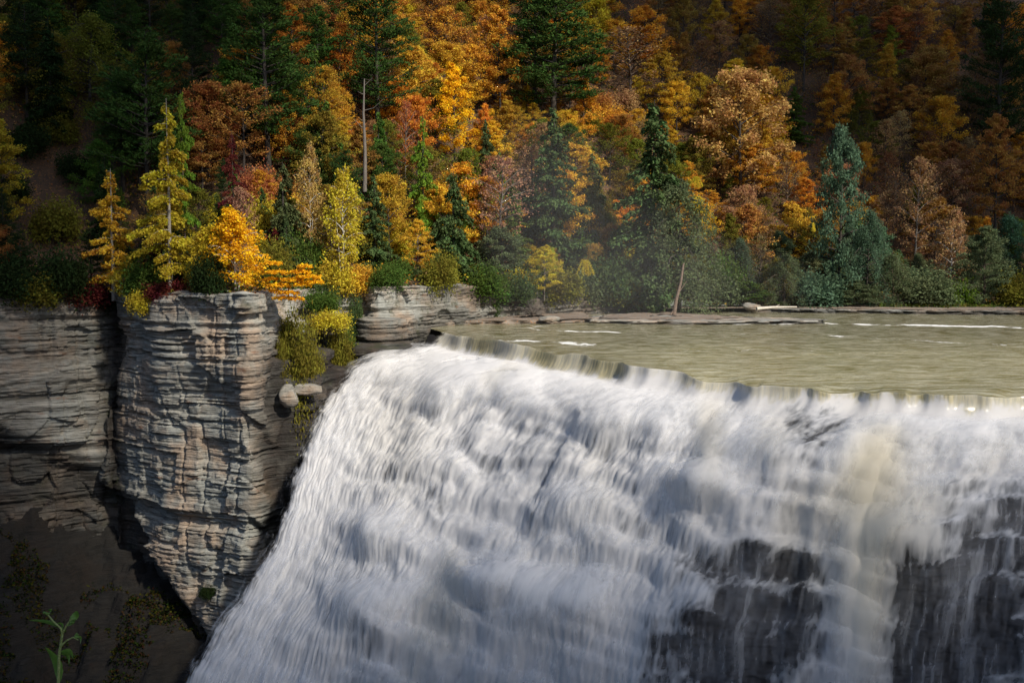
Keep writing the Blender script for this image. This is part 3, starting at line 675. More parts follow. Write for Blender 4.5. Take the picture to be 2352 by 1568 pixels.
def plates(seed, H=6, R=3.2, n=5200):
    """low leaning maple with broad flat sprays"""
    g = np.random.RandomState(seed); T = Tree(); C = []; VV = []
    T.tube([(0, 0, -.5), (0.2, -.5, 1.2), (.9, -1.3, 2.4), (1.8, -2, 3.2)], 0.12, 0.04, 6)
    spr = [(-1.7, -1, 3.9, 1.1), (-1.2, -1.2, 2.8, 1.3), (-1.9, -1.0, 1.9, .8), (-.6, -1.6, 1.2, 1.2), (.3, -1.8, .3, 1.3), (-.5, -1.4, -.4, 1.1), (.9, -1.8, 1.9, 1.3), (1.9, -2, 2.9, 1.3), (3.0, -2.1, 2.3, 1.4),
           (3.7, -2.2, 1.6, 1.1), (2.2, -2, 1.3, 1.1), (1.3, -1.7, -.5, .9), (-1.4, -1, .4, .8), (2.5, -2, 3.5, .9), (-2.3, -.8, 1.1, .6)]
    for x, y, z, r in spr:
        T.tube([(0.3, -.7, 1.3), (x*.5+.2, y*.8, z*.55+.6), (x, y, z)], 0.035, 0.01, 4)
        k = int(n*r*r/20); a = g.rand(k)*6.28; q = np.sqrt(g.rand(k))*r
        c = np.stack([x+np.cos(a)*q*1.15, y+np.sin(a)*q, z+g.normal(size=k)*0.09-0.16*q+0.1*np.sin(a*5)], 1); C.append(c); VV.append(np.clip(0.45+0.25*g.normal(size=k), 0, 1))
    T.leaves(np.concatenate(C), 0.16, 0.9, rng=g, var=np.concatenate(VV)); return T

def fronds(seed, n=2600, L=6.0):
    """vine curtain hanging down"""
    g = np.random.RandomState(seed); T = Tree(); C = []
    for i in range(16):
        x = g.normal()*1.3+0.3*i/16; pts = [np.array([x*.4, 0, 0.0])]
        for k in range(5): pts.append(pts[-1]+[0.18*(x+.8)+g.normal()*.12, -.12, -L/5*(0.5+.6*g.rand())])
        pts = np.array(pts); T.tube(pts, .03, .008, 3); k = n//16; t = g.rand(k)
        C.append(np.stack([np.interp(t, np.linspace(0, 1, 6), pts[:, c]) for c in range(3)], 1)+g.normal(size=(k, 3))*[.22, .2, .18])
    T.leaves(np.concatenate(C), 0.15, 0.2, rng=g); return T

PROTO = {}
def proto(key, T):
    t, c = T.build(key); PROTO[key] = (t, c)
    if t: t.materials.append(M_BARK)
    if c: c.materials.append(M_NEEDLE if key[:4] in ('pine', 'heml') else M_LEAF)
proto('maple1', broadleaf(1, 14, 4.8)); proto('maple2', broadleaf(2, 16, 4.6, 0.2, 14000, flat=0.3, asc=.6)); proto('maple3', broadleaf(3, 13, 5.2, 0.18, 14000, asc=0.55, flat=0.28)); proto('maple6', broadleaf(9, 15, 5.4, 0.15, 15000, asc=1.0, flat=0.5, limbs=26, twigs=10))
proto('maple4', broadleaf(4, 17, 3.6, 0.15, 13000, shape=0.65, asc=.9)); proto('maple5', broadleaf(5, 15, 5.2, 0.25, 11000, asc=0.9, bare=.25))
proto('thinmaple1', broadleaf(6, 15, 4.6, 0.25, 3200, twigs=12, asc=0.9)); proto('thinmaple2', broadleaf(7, 16, 4.2, 0.22, 4200, twigs=12, asc=1.1)); proto('baretree1', broadleaf(8, 16, 4.8, 0.25, 1400, twigs=16, asc=1.2, limbs=38, rtrunk=.2))
proto('birch1', birch(11, 9, 2.7, 10000)); proto('birch2', birch(12, 11, 2.5, 6500, 1))
proto('larch1', hemlock(13, 17, 3.6, 16000, 0.14, 0.6, 0.30, leaf=0.085, long=1.7)); proto('larch2', hemlock(14, 13, 3.6, 9000, 0.15, 0.5, 0.4, leaf=0.09, long=1.5))
proto('pine1', pine(21)); proto('pine2', pine(22, 26, 5.4, 17000, 19, 0.2)); proto('pine3', pine(23, 21, 5.8, 15000, 14, 0.3))
proto('hemlock1', hemlock(31)); proto('hemlock2', hemlock(32, 18, 4.0, 18000, drop=.7)); proto('hemlock3', hemlock(33, 14, 4.2, 17000, drop=.9, gap=.1))
proto('willow1', broadleaf(41, 12, 5.0, 0.08, 17000, 0.11, 0.6, 40, 0.6, 0.6, 8, 0.6, droop=1.1)); proto('oak1', broadleaf(42, 13, 4.4, 0.05, 17000, 0.14, 0.4, 44, 0.5, 0.62, 8, 0.5))
proto('shrub1', shrub(51)); proto('shrub2', shrub(52, 2.6, 3.6, 6500)); proto('shrub3', shrub(53, 1.6, 1.8, 2600, leaf=.11)); proto('hangshrub', shrub(54, 2.4, 2.0, 9000, hang=4.5, leaf=.12))
proto('snag', snag(61)); proto('plates', plates(62)); proto('fronds', fronds(63))
PH = {}
for k_, (t_, c_) in PROTO.items():
    zs_ = []
    for m_ in (t_, c_):
        if m_: a_ = np.empty(len(m_.vertices)*3, np.float32); m_.vertices.foreach_get('co', a_); zs_.append(a_.reshape(-1, 3)[:, 2].max())
    PH[k_] = max(zs_)

C_ = dict(orange=(0.62, 0.315, 0.045), gold=(0.70, 0.44, 0.05), brightgold=(0.88, 0.52, 0.025), yellow=(0.62, 0.50, 0.05), yellowgreen=(0.56, 0.45, 0.045), limegreen=(0.20, 0.32, 0.04), rust=(0.44, 0.22, 0.06),
    tan=(0.42, 0.25, 0.12), pink=(0.46, 0.25, 0.16), brown=(0.20, 0.11, 0.05), olive=(0.19, 0.175, 0.028), green=(0.085, 0.14, 0.028), pinegreen=(0.045, 0.085, 0.02), dark=(0.03, 0.05, 0.017), hemgreen=(0.08, 0.125, 0.045),
    bluegreen=(0.10, 0.17, 0.10), greygreen=(0.14, 0.175, 0.085), burgundy=(0.16, 0.035, 0.03), red=(0.50, 0.19, 0.08), palegold=(0.50, 0.34, 0.11), paleorange=(0.56, 0.34, 0.12))
BARK = dict(white=(0.55, 0.53, 0.48), grey=(0.16, 0.14, 0.12), dark=(0.05, 0.04, 0.032), brown=(0.10, 0.07, 0.05), pale=(0.36, 0.33, 0.28))
def plant(key, name, loc, scale, rz, col, bark='dark', label=None, cat='tree', group=None, sx=1.0, part_names=('trunk', 'crown')):
    o = bpy.data.objects.new(name, None); COL.objects.link(o); o.empty_display_size = 0.5
    o.location = loc; o.rotation_euler = (0, 0, rz); o.scale = (scale*sx, scale*sx, scale)
    tag(o, label, cat, group)
    t, c = PROTO[key]
    for m_, nm, cc in ((t, part_names[0], BARK[bark]), (c, part_names[1], col)):
        if m_ is None: continue
        ch = bpy.data.objects.new(nm, m_); COL.objects.link(ch); ch.parent = o; ch.color = tuple(cc)+(1,)
    return o
HEROES = []          # (name words, px, py_mid, half width, depth)
def hero(key, name, x, ytop, ybase, col, label, words=None, bark='dark', rz=0.0, w=None, cat='tree', group=None, D=None, base=None):
    """x, ytop, ybase measured on the photograph (2352 wide); the tree is rooted on the ground there"""
    px, p0, p1 = x*K, ytop*K, ybase*K
    if D is None: P, ok = ray_hill(px, p1)
    else:
        P = at_y(px, p1, D)
    if base is not None: P = np.array(base, float)
    d0 = ray(px, p0); zt = CAMH+d0[2]*P[1]/d0[1]
    h = zt-P[2]; sc = h/PH[key]
    if key == 'fronds': sc = (ybase-ytop)*K*P[1]/F/1.1
    R0 = {'pine1': 4.6, 'pine2': 5, 'pine3': 5.2, 'hemlock1': 3.4, 'hemlock2': 3.8, 'hemlock3': 4, 'larch1': 3.4, 'larch2': 3.4, 'birch1': 2.9, 'birch2': 2.7, 'willow1': 5.6, 'oak1': 4.8, 'shrub1': 2.5, 'shrub2': 2.9, 'shrub3': 1.8, 'maple4': 4.0, 'fronds': 1.6, 'plates': 3.0}.get(key, 5.0)
    sx = 1.0 if w is None else (w*K/2*P[1]/F)/(R0*sc)
    o = plant(key, name, P, sc, rz, C_[col], bark, label, cat, group, sx)
    hw = (w*K/2 if w else R0*sc*F/P[1]); HEROES.append((words or label, px, (p0+p1)/2, hw, P[1], p0, p1)); return o

hero('larch1', 'larch', 392, 225, 665, 'yellowgreen', 'feathery yellow-green larch with drooping branches above the pale cliff', 'the yellow-green larch', 'pale', w=165, D=122.5)
hero('birch1', 'birch', 541, 470, 688, 'brightgold', 'bright golden birch with white stems on the cliff edge', 'the golden birch', 'white', w=150, D=119)
hero('plates', 'maple', 662, 596, 672, 'brightgold', 'low amber maple spreading flat sprays over the cliff edge', 'the amber maple on the cliff edge', 'brown', D=117.5)
hero('larch2', 'larch', 262, 385, 690, 'gold', 'ragged orange-gold larch on the left cliff rim', 'the ragged gold larch', 'pale', rz=1, w=150, D=127)
hero('birch2', 'birch', 285, 600, 690, 'yellowgreen', 'small lime yellow sapling at the left cliff rim', 'the lime sapling', 'pale', rz=2, w=70, D=125)
hero('larch2', 'larch', 425, 205, 560, 'limegreen', 'slim lime-green larch with thin spire behind the yellow-green larch', 'the slim lime spire', 'brown', rz=4, w=85, D=127)
hero('pine3', 'pine', 345, 55, 520, 'pinegreen', 'broad dark pine with layered boughs above the yellow-green larch', 'the broad layered pine', 'dark', w=230)
hero('pine1', 'pine', 615, -70, 420, 'pinegreen', 'tall dark pine with lit right side at the top left', 'the tall upper left pine', w=210)
hero('pine2', 'pine', 868, -110, 330, 'pinegreen', 'tall dark pine left of the orange maples at the top edge', 'the tall pine at the top edge', rz=1.4, w=190)
hero('snag', 'dead_tree', 838, 178, 440, 'brown', 'bare grey dead trunk with broken branch stubs', 'the dead trunk', 'grey', D=148)
hero('pine2', 'pine', 1228, -150, 250, 'pinegreen', 'left of two tall dark pines side by side at top centre', 'the twin pines', rz=2.2, w=150)
hero('pine1', 'pine', 1272, -75, 330, 'pinegreen', 'right of two tall dark pines side by side at top centre', 'the right twin pine', rz=3.9, w=240)
hero('maple4', 'maple', 1045, 140, 400, 'brightgold', 'glowing golden maple standing narrow in the middle of the slope', 'the glowing gold maple', w=110)
hero('maple2', 'maple', 1150, 10, 290, 'orange', 'orange maple with dark trunk showing, left of the twin dark pines', 'the orange maple by the twin pines', w=150)
hero('thinmaple1', 'maple', 932, 228, 440, 'red', 'thin reddish-orange sapling with sparse leaves near the dead trunk', 'the thin red sapling', 'grey', w=80)
hero('larch2', 'pine', 972, 262, 560, 'limegreen', 'small bright green conifer with open tiers at mid slope', 'the small bright green conifer', w=90, D=158)
hero('thinmaple1', 'maple', 1150, 355, 600, 'pink', 'pinkish tan tree with sparse leaves at mid slope', 'the pinkish tan tree', 'grey', w=170, D=164)
hero('birch2', 'birch', 714, 318, 600, 'palegold', 'pale cream slender birch above the cliff corner', 'the pale cream birch', 'white', w=75, D=138)
hero('birch2', 'birch', 788, 372, 650, 'yellowgreen', 'yellow-green birch with dense leaves right of the pale birch', 'the yellow-green birch', 'white', rz=2, w=100, D=136)
hero('larch2', 'maple', 538, 300, 560, 'burgundy', 'burgundy tree in thin tiers behind the golden birch', 'the burgundy tree', rz=1, w=80, D=128)
hero('thinmaple2', 'maple', 555, 425, 640, 'pink', 'salmon pink tree directly behind the golden birch', 'the salmon pink tree', w=110, D=124)
hero('maple1', 'maple', 655, 205, 420, 'orange', 'rounded orange maple under the tall upper left pine', 'the rounded orange maple', w=110)
hero('maple5', 'maple', 560, 185, 420, 'rust', 'rusty maple with open crown under the tall upper left pine', 'the rusty open maple', w=170)
hero('hemlock1', 'hemlock', 1270, 240, 600, 'hemgreen', 'slim hazy hemlock spire below the twin dark pines', 'the slim hemlock spire', w=150, D=176)
hero('hemlock2', 'hemlock', 1495, 228, 690, 'hemgreen', 'big dark green hemlock with stiff layered top right of centre', 'the big hemlock', w=230, D=172)
hero('willow1', 'willow', 1560, 395, 715, 'greygreen', 'wide drooping grey-green tree overhanging the river bank', 'the drooping grey-green tree', w=270, D=170)
hero('hemlock3', 'hemlock', 1040, 390, 680, 'hemgreen', 'dark hemlock with drooping boughs above the far cliff', 'the drooping dark hemlock', w=180, D=154)
hero('hemlock1', 'hemlock', 862, 400, 680, 'hemgreen', 'narrow dark hemlock under the dead trunk', 'the narrow dark hemlock', w=110, D=147)
hero('oak1', 'oak', 1150, 515, 690, 'greygreen', 'pale green bushy tree in the mist above the far cliff', 'the pale green bushy tree', w=170, D=162)
hero('maple3', 'maple', 960, 500, 640, 'gold', 'small golden maple above the far cliff wall', 'the small golden maple', 'grey', w=80, D=149)
hero('oak1', 'oak', 1925, 278, 690, 'bluegreen', 'bluish-green dense tree standing at the right river bank', 'the bluish-green tree', w=150, D=181)
hero('willow1', 'willow', 1990, 470, 695, 'bluegreen', 'lower bluish-green bushy tree at the foot of the taller bluish tree', 'the low bluish tree', w=130, rz=2, D=178)
hero('pine2', 'pine', 2290, -90, 420, 'dark', 'huge almost black pine at the right edge', 'the rightmost black pine', w=170)
hero('hemlock1', 'hemlock', 1822, 195, 330, 'green', 'small green conifer high on the right slope', 'the small green conifer on the right', w=80)
hero('maple5', 'maple', 1845, -20, 210, 'olive', 'tall olive tree with forked dark trunk at the top right', 'the tall olive tree', w=150, rz=1)
hero('baretree1', 'bare_tree', 1450, 55, 260, 'tan', 'nearly bare tree with a round brown twiggy crown', 'the bare round tree', 'brown', w=220)
hero('maple6', 'maple', 1700, 148, 480, 'paleorange', 'large pale orange maple filling the right centre slope', 'the large pale orange maple', w=230)
hero('maple4', 'maple', 1912, 165, 330, 'orange', 'narrow orange maple above the bluish-green tree', 'the narrow orange maple', w=90, rz=2)
hero('maple2', 'maple', 2285, 258, 560, 'rust', 'dark orange layered maple at the right edge under the black pine', 'the dark orange maple', w=130)
hero('thinmaple2', 'maple', 2100, 355, 640, 'tan', 'thin tan maple above the right bank shrubs', 'the thin tan maple', 'grey', w=150)
hero('birch2', 'birch', 2180, 470, 690, 'tan', 'pale leaning birch stem behind the right bank shrubs', 'the leaning pale birch', 'white', w=90, D=184)
hero('fronds', 'vine', 1345, 590, 597, 'yellow', 'yellow leafy vine hanging over the far cliff', 'the yellow hanging vine', 'brown', cat='vine', D=160)
hero('maple3', 'maple', 1250, 560, 690, 'yellow', 'small yellow maple at the rim left of the hanging vine', 'the small yellow maple', 'grey', w=80, D=160, rz=2)
hero('fronds', 'vine', 1600, 400, 405, 'yellow', 'yellow vine draped over the drooping grey-green tree', 'the yellow draped vine', 'brown', cat='vine', D=163)
hero('fronds', 'vine', 1868, 508, 512, 'yellow', 'short bright yellow vine at mid slope on the right', 'the short yellow vine', 'brown', rz=1, cat='vine', D=172)

# filler forest
def inwords(px, py):
    h = min((q for q in HEROES), key=lambda q: ((q[1]-px)/1.0)**2+((q[2]-py)*1.2)**2)
    dx, dy = px-h[1], py-h[2]
    a = 'above' if dy < -25 else 'below' if dy > 25 else ''
    b = 'left' if dx < -18 else 'right' if dx > 18 else ''
    if a and b: return f'{a} and {b} of {h[0]}' if b else a
    if a: return f'{a} {h[0]}'
    if b: return f'{b} of {h[0]}'
    return f'beside {h[0]}'
ZONES = [  # photo x0, y0, x1, y1 (2352), [(colour, weight)], kinds
 (0, -300, 330, 330, [('dark', 3), ('olive', 3), ('pinegreen', 2), ('rust', .6)]),
 (330, -300, 760, 180, [('pinegreen', 3), ('dark', 2), ('olive', 1), ('rust', 1.5), ('orange', .5)]),
 (760, -300, 1450, 330, [('orange', 3), ('gold', 2), ('tan', 1), ('olive', 1.2), ('rust', .6), ('yellowgreen', .5)]),
 (1450, -300, 1780, 180, [('rust', 3), ('brown', 2), ('tan', 2), ('orange', 1)]),
 (1780, -300, 2400, 260, [('rust', 3), ('brown', 2.5), ('olive', 2), ('orange', .6)]),
 (0, 330, 330, 700, [('dark', 2), ('olive', 2), ('brown', 1), ('green', 1)]),
 (330, 180, 1000, 480, [('orange', 2), ('rust', 1.1), ('green', 2.3), ('olive', 1.6), ('gold', 1), ('dark', 1)]),
 (1000, 330, 1420, 560, [('orange', 1.6), ('gold', 1.6), ('olive', 2.2), ('tan', 1.2), ('yellowgreen', 1.2), ('green', 1.6), ('hemgreen', 1.2)]),
 (1420, 180, 1850, 560, [('orange', 2.2), ('gold', 2), ('tan', 1.8), ('rust', .7), ('olive', 1.4)]),
 (1850, 260, 2400, 560, [('rust', 2), ('tan', 1.5), ('brown', 1.5), ('orange', 1.5), ('olive', 1)]),
 (330, 480, 1100, 760, [('green', 2), ('olive', 1.5), ('hemgreen', 2), ('yellowgreen', 1.5), ('gold', .7), ('burgundy', .7), ('rust', .6)]),
 (1100, 560, 1600, 760, [('hemgreen', 2), ('greygreen', 1.5), ('olive', 1), ('yellowgreen', 1), ('rust', .6)]),
 (1600, 560, 2400, 760, [('greygreen', 3), ('bluegreen', 1), ('olive', 1), ('tan', .7)])]
KIND = {'dark': ['pine3', 'hemlock2', 'pine1'], 'pinegreen': ['pine1', 'pine2', 'pine3', 'hemlock1'], 'hemgreen': ['hemlock1', 'hemlock2', 'hemlock3'], 'green': ['hemlock3', 'maple1', 'hemlock1'], 'olive': ['maple1', 'maple5', 'maple4', 'willow1'],
        'greygreen': ['oak1', 'willow1'], 'bluegreen': ['oak1', 'willow1'], 'brown': ['baretree1', 'thinmaple2', 'thinmaple1'], 'tan': ['thinmaple1', 'thinmaple2', 'baretree1', 'maple5'], 'burgundy': ['larch2', 'thinmaple1'], 'yellowgreen': ['birch2', 'maple4', 'birch1']}
CW = {'dark': 'very dark green', 'pinegreen': 'deep green', 'hemgreen': 'dusky green', 'green': 'mid green', 'olive': 'olive', 'greygreen': 'grey-green', 'bluegreen': 'bluish-green', 'brown': 'bare brown', 'tan': 'sparse tan', 'burgundy': 'burgundy', 'yellowgreen': 'yellow-green', 'orange': 'orange', 'gold': 'golden', 'rust': 'rust-coloured'}
KW = {'pine': 'pine', 'heml': 'hemlock', 'birc': 'birch', 'larc': 'larch', 'will': 'willow', 'oak1': 'oak', 'bare': 'bare_tree'}
rg = random.Random(7); nfill = 0; used = {}
cells = []
yy = 112.0
while yy < 262:
    sp = 4.8 + 0.9*(yy > 205)+0.3*(yy > 175); xx = -yy*0.55
    while xx < yy*0.55: cells.append((xx+rg.uniform(-2.4, 2.4), yy+rg.uniform(-2.4, 2.4))); xx += sp
    yy += sp*0.95
ca = np.array(cells); cd, ct = bank(ca[:, 0], ca[:, 1]); cz = hill_z(ca[:, 0], ca[:, 1])
for (x, y), d, z in zip(cells, cd, cz):
    if d < 1.6: continue
    px, py = project((x, y, z)); H0 = rg.uniform(9.5, 15.5)*(0.55 if d < 5 else 0.8 if d < 10 else 1)
    _, pt = project((x, y, z+H0)); pm = py*0.4+pt*0.6
    if py < -25 or px < -40 or px > 1064: continue
    # keep the forest from hiding the trees that stand out
    bad = any((abs(px-h[1]) < h[3]*0.75+5 and y < h[4]+1.0 and pt < h[5]+0.72*(h[6]-h[5]) and py > h[5]+4) or (abs(px-h[1]) < 6 and abs(y-h[4]) < 3) for h in HEROES)
    if bad and py > 60:       # try a lower tree on the same spot
        H0 *= 0.5; _, pt = project((x, y, z+H0)); pm = py*0.4+pt*0.6
        bad = any(abs(px-h[1]) < h[3]*0.75+5 and y < h[4]+1.0 and pt < h[5]+0.72*(h[6]-h[5]) and py > h[5]+4 for h in HEROES)
    if bad: continue
    fx_, fy_ = px/K, pm/K
    z_ = next((q for q in ZONES if q[0] <= fx_ <= q[2] and q[1] <= fy_ <= q[3]), ZONES[2] if fy_ < 300 else ZONES[10])
    if 0 < fx_ < 215 and 350 < py/K < 640 and rg.random() < 0.9: continue       # bare slip on the left slope
    cname = rg.choices([c for c, w in z_[4]], [w for c, w in z_[4]])[0]
    key = rg.choice(KIND.get(cname, ['maple1', 'maple2', 'maple3', 'maple4', 'maple5', 'maple6', 'maple6']))
    conif = key[:4] in ('pine', 'heml')
    sc = H0*(1.25 if conif else 1.0)/PH[key]*(0.9 if key[:4] == 'pine' else 1)
    base_c = np.array(C_[cname])*np.array([rg.uniform(.85, 1.18), rg.uniform(.85, 1.18), 1])*rg.uniform(.8, 1.15)
    nm = KW.get(key[:4], 'maple' if cname in ('orange', 'gold', 'rust') else 'broadleaf_tree'); kw = nm.replace('_', ' ')
    lab = f"{CW[cname]} {kw} {inwords(px, pm)}".replace('bare brown bare tree', 'bare brown tree').replace('bare tree', 'tree')
    plant(key, nm, (x, y, z-0.15), sc, rg.uniform(0, 6.28), base_c, 'brown' if cname in ('tan', 'brown') else 'dark', lab, kw, 'trees of the autumn forest on the slope', rg.uniform(.85, 1.2)); nfill += 1
print('FILL', nfill)

# shrubs along the rims, ledges and the right bank
def bush(key, x, ytop, ybase, col, label, w, D=None, rz=0.0, name='shrub', group=None):
    o = hero(key, name, x, ytop, ybase, col, label, label, 'brown', rz, w, 'shrub', group, D); HEROES.pop(); return o
bush('hangshrub', 690, 672, 790, 'olive', 'large yellow-green shrub hanging down beside the pale cliff corner', 170, 121)
for i, (x, yt, yb, w, c, k, D_) in enumerate([(648, 735, 830, 60, 'olive', 'hangshrub', 119.5), (722, 760, 850, 90, 'olive', 'hangshrub', 124), (755, 700, 760, 100, 'yellowgreen', 'shrub2', 129), (800, 730, 800, 90, 'green', 'hangshrub', 133), (815, 655, 720, 80, 'hemgreen', 'hangshrub', 136),
        (740, 655, 720, 90, 'green', 'shrub2', 131), (700, 820, 890, 60, 'gold', 'hangshrub', 121), (790, 800, 850, 70, 'olive', 'shrub1', 131.5), (905, 640, 690, 90, 'hemgreen', 'hangshrub', 141), (1010, 640, 690, 90, 'green', 'hangshrub', 148), (1130, 655, 700, 110, 'hemgreen', 'hangshrub', 155)]):
    bush(k, x, yt, yb, c, f"{CW.get(c, c)} {'hanging ' if 'hang' in k else ''}shrub {['left of the large hanging shrub, against the cliff corner', 'low under the large hanging shrub', 'between the large shrub and the recess top', 'in the dark recess above the falls', 'on the rim over the recess', 'at the rim behind the large hanging shrub', 'lowest by the falls ledge', 'on the lower ledge of the recess', 'over the pale end of the far cliff', 'over the middle of the far cliff', 'over the dark end of the far cliff'][i]}", w, D_, i*1.7, group='shrubs clinging to the cliffs')
bush('shrub1', 650, 700, 800, 'olive', 'olive shrub against the pale cliff corner, left of the large hanging shrub', 80, 122)
bush('hangshrub', 775, 700, 790, 'olive', 'yellow-leaved shrub right of the large hanging shrub', 120, 131, 1)
bush('shrub1', 780, 765, 830, 'olive', 'brownish olive bush on the ledge above the falls', 110, 133)
bush('shrub3', 862, 690, 745, 'yellow', 'small yellow bush on the edge of the far grey cliff', 26, 138)
bush('shrub3', 850, 790, 840, 'green', 'small green bush at the foot of the far grey cliff', 50, 136)
bush('shrub3', 320, 655, 715, 'yellowgreen', 'small yellow-leaved bush on the pale cliff rim, left end', 60, 121)
bush('shrub1', 390, 625, 690, 'burgundy', 'dark red bush on the pale cliff rim below the larch', 120, 122)
bush('shrub1', 470, 640, 700, 'dark', 'dark green bush on the pale cliff rim left of the birch', 90, 121)
bush('shrub3', 705, 860, 900, 'yellow', 'small yellow bush low on the ledge near the falls', 30, 125)
bush('shrub2', 800, 610, 700, 'green', 'green bush above the recess beside the pale cliff', 110, 141)
bush('shrub1', 240, 640, 710, 'dark', 'dark bush on the rim above the gully', 110, 130)
for i, (x, yt, w, c, k) in enumerate([(1640, 600, 150, 'greygreen', 'shrub2'), (1720, 620, 120, 'green', 'shrub1'), (1800, 590, 130, 'greygreen', 'shrub2'), (1880, 575, 140, 'bluegreen', 'shrub2'), (1960, 610, 120, 'greygreen', 'shrub1'),
        (2050, 580, 150, 'greygreen', 'shrub2'), (2130, 570, 150, 'greygreen', 'shrub1'), (2205, 630, 80, 'limegreen', 'shrub3'), (2260, 540, 140, 'greygreen', 'shrub2'), (2340, 580, 130, 'olive', 'shrub1')]):
    wd = {'greygreen': 'grey-green', 'green': 'mid green', 'bluegreen': 'bluish-green', 'limegreen': 'bright green', 'olive': 'olive'}[c]
    k = ['shrub2', 'oak1', 'willow1', 'shrub1', 'oak1', 'willow1', 'shrub2', 'shrub3', 'oak1', 'shrub1'][i]; yt += [0, 25, -15, 20, 30, -5, 25, 0, -25, 15][i]
    bush(k, x, yt, 700, c, f"{wd} shrub on the right river bank, {['first','second','third','fourth','fifth','sixth','seventh','eighth','ninth','tenth'][i]} from the left", w, 177, i, group='shrubs along the right river bank')
for i, x in enumerate(range(900, 1560, 55)):
    yb = np.interp(x, [860, 1100, 1350, 1600], [655, 668, 690, 705]); P, _ = at_y(x*K, yb*K, np.interp(x, [860, 1010, 1150, 1350, 1600], [143, 151, 158, 168, 176])), 0
    c = ['green', 'hemgreen', 'greygreen', 'olive', 'hemgreen', 'yellowgreen'][i % 6]
    bush('shrub2' if i % 2 else 'shrub1', x+rg.uniform(-12, 12), yb-rg.uniform(55, 100), yb+4, c, f"{CW[c]} rim shrub {inwords(x*K, yb*K)}", rg.uniform(80, 120), P[1]+1.0, i, group='shrubs along the far cliff rim')

for i, (x, y, w, c) in enumerate([(480, 1370, 50, 'dark')]):
    D_ = 117-i*1.2; P_ = at_y(x*K, y*K, D_); P_[2] = max(P_[2], float(talus_z(P_[0], P_[1]))) if i < 0 else P_[2]
    o = plant('shrub2' if i % 2 else 'shrub1', 'shrub', P_, w*K/2*D_/F/2.6, i, C_[c], 'brown', f"{CW[c]} shrub low on the pale cliff, {['on the wet rock by the falls'][i]}", 'shrub')

# dense brush along the left rim and above the recess
for i, (x, yt, yb, w, c, k) in enumerate([(20, 560, 690, 150, 'dark', 'shrub2'), (90, 600, 700, 120, 'olive', 'shrub1'), (150, 540, 690, 130, 'dark', 'shrub2'), (195, 610, 700, 110, 'burgundy', 'shrub1'), (130, 430, 560, 120, 'olive', 'shrub2'), (330, 560, 680, 100, 'green', 'shrub1'),
        (620, 520, 660, 110, 'olive', 'shrub2'), (700, 500, 650, 110, 'green', 'shrub2'), (765, 560, 670, 110, 'yellowgreen', 'shrub1'), (830, 580, 670, 90, 'gold', 'shrub1'), (890, 590, 665, 90, 'green', 'shrub2'), (735, 620, 690, 90, 'hemgreen', 'shrub1'), (480, 560, 680, 90, 'dark', 'shrub2'),
        (610, 430, 560, 100, 'yellowgreen', 'shrub2'), (690, 430, 540, 110, 'gold', 'shrub2'), (840, 480, 600, 100, 'olive', 'shrub2'), (920, 470, 590, 90, 'yellowgreen', 'shrub1'), (1010, 560, 670, 100, 'olive', 'shrub2'), (590, 360, 470, 90, 'red', 'shrub2'), (650, 370, 470, 90, 'rust', 'shrub2'), (1370, 190, 260, 90, 'rust', 'shrub2'), (1400, 230, 300, 90, 'orange', 'shrub2'), (1340, 240, 310, 80, 'olive', 'shrub2'), (1430, 190, 260, 80, 'tan', 'shrub2'), (60, 270, 360, 110, 'dark', 'shrub2'), (130, 240, 330, 100, 'olive', 'shrub2'), (30, 380, 460, 90, 'dark', 'shrub1'), (180, 330, 420, 100, 'dark', 'shrub2'), (110, 480, 540, 70, 'dark', 'shrub1')]):
    P_, ok = ray_hill(x*K, yb*K); bush(k, x, yt, yb, c, f"{CW.get(c, c)} brush {inwords(x*K, (yt+yb)/2*K)}", w, P_[1], i, group='brush along the cliff tops')
g = np.random.RandomState(19); n = 120000; ux = g.uniform(-75, -30, n); uy = g.uniform(75, 122, n); cl = fbm(ux/3, uy/3, 31, 3); k_ = cl > -0.05; ux, uy, cl = ux[k_], uy[k_], cl[k_]
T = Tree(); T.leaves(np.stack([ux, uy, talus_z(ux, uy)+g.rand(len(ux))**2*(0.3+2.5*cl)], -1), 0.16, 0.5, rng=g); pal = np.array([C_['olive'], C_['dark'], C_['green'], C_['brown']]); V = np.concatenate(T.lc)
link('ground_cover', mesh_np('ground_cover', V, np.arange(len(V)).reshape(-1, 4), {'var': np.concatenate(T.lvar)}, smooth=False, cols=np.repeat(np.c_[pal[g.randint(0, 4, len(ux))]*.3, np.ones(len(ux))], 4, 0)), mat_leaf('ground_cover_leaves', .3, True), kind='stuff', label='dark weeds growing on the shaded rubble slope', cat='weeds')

for i, (x, yt, yb, w, c, k) in enumerate([(1110, 590, 685, 120, 'green', 'shrub2'), (1180, 600, 690, 110, 'hemgreen', 'shrub1'), (1290, 600, 695, 110, 'olive', 'shrub2'), (1400, 560, 690, 130, 'hemgreen', 'shrub2'), (1450, 610, 700, 110, 'olive', 'shrub1'), (1340, 520, 640, 110, 'green', 'shrub2'), (1420, 480, 600, 100, 'yellowgreen', 'shrub2'), (1660, 560, 690, 110, 'green', 'shrub2')]):
    P_, ok = ray_hill(x*K, yb*K); bush(k, x, yt, yb, c, f"{CW.get(c, c)} thicket {inwords(x*K, (yt+yb)/2*K)}", w, P_[1], i*2, group='thickets above the far cliff')
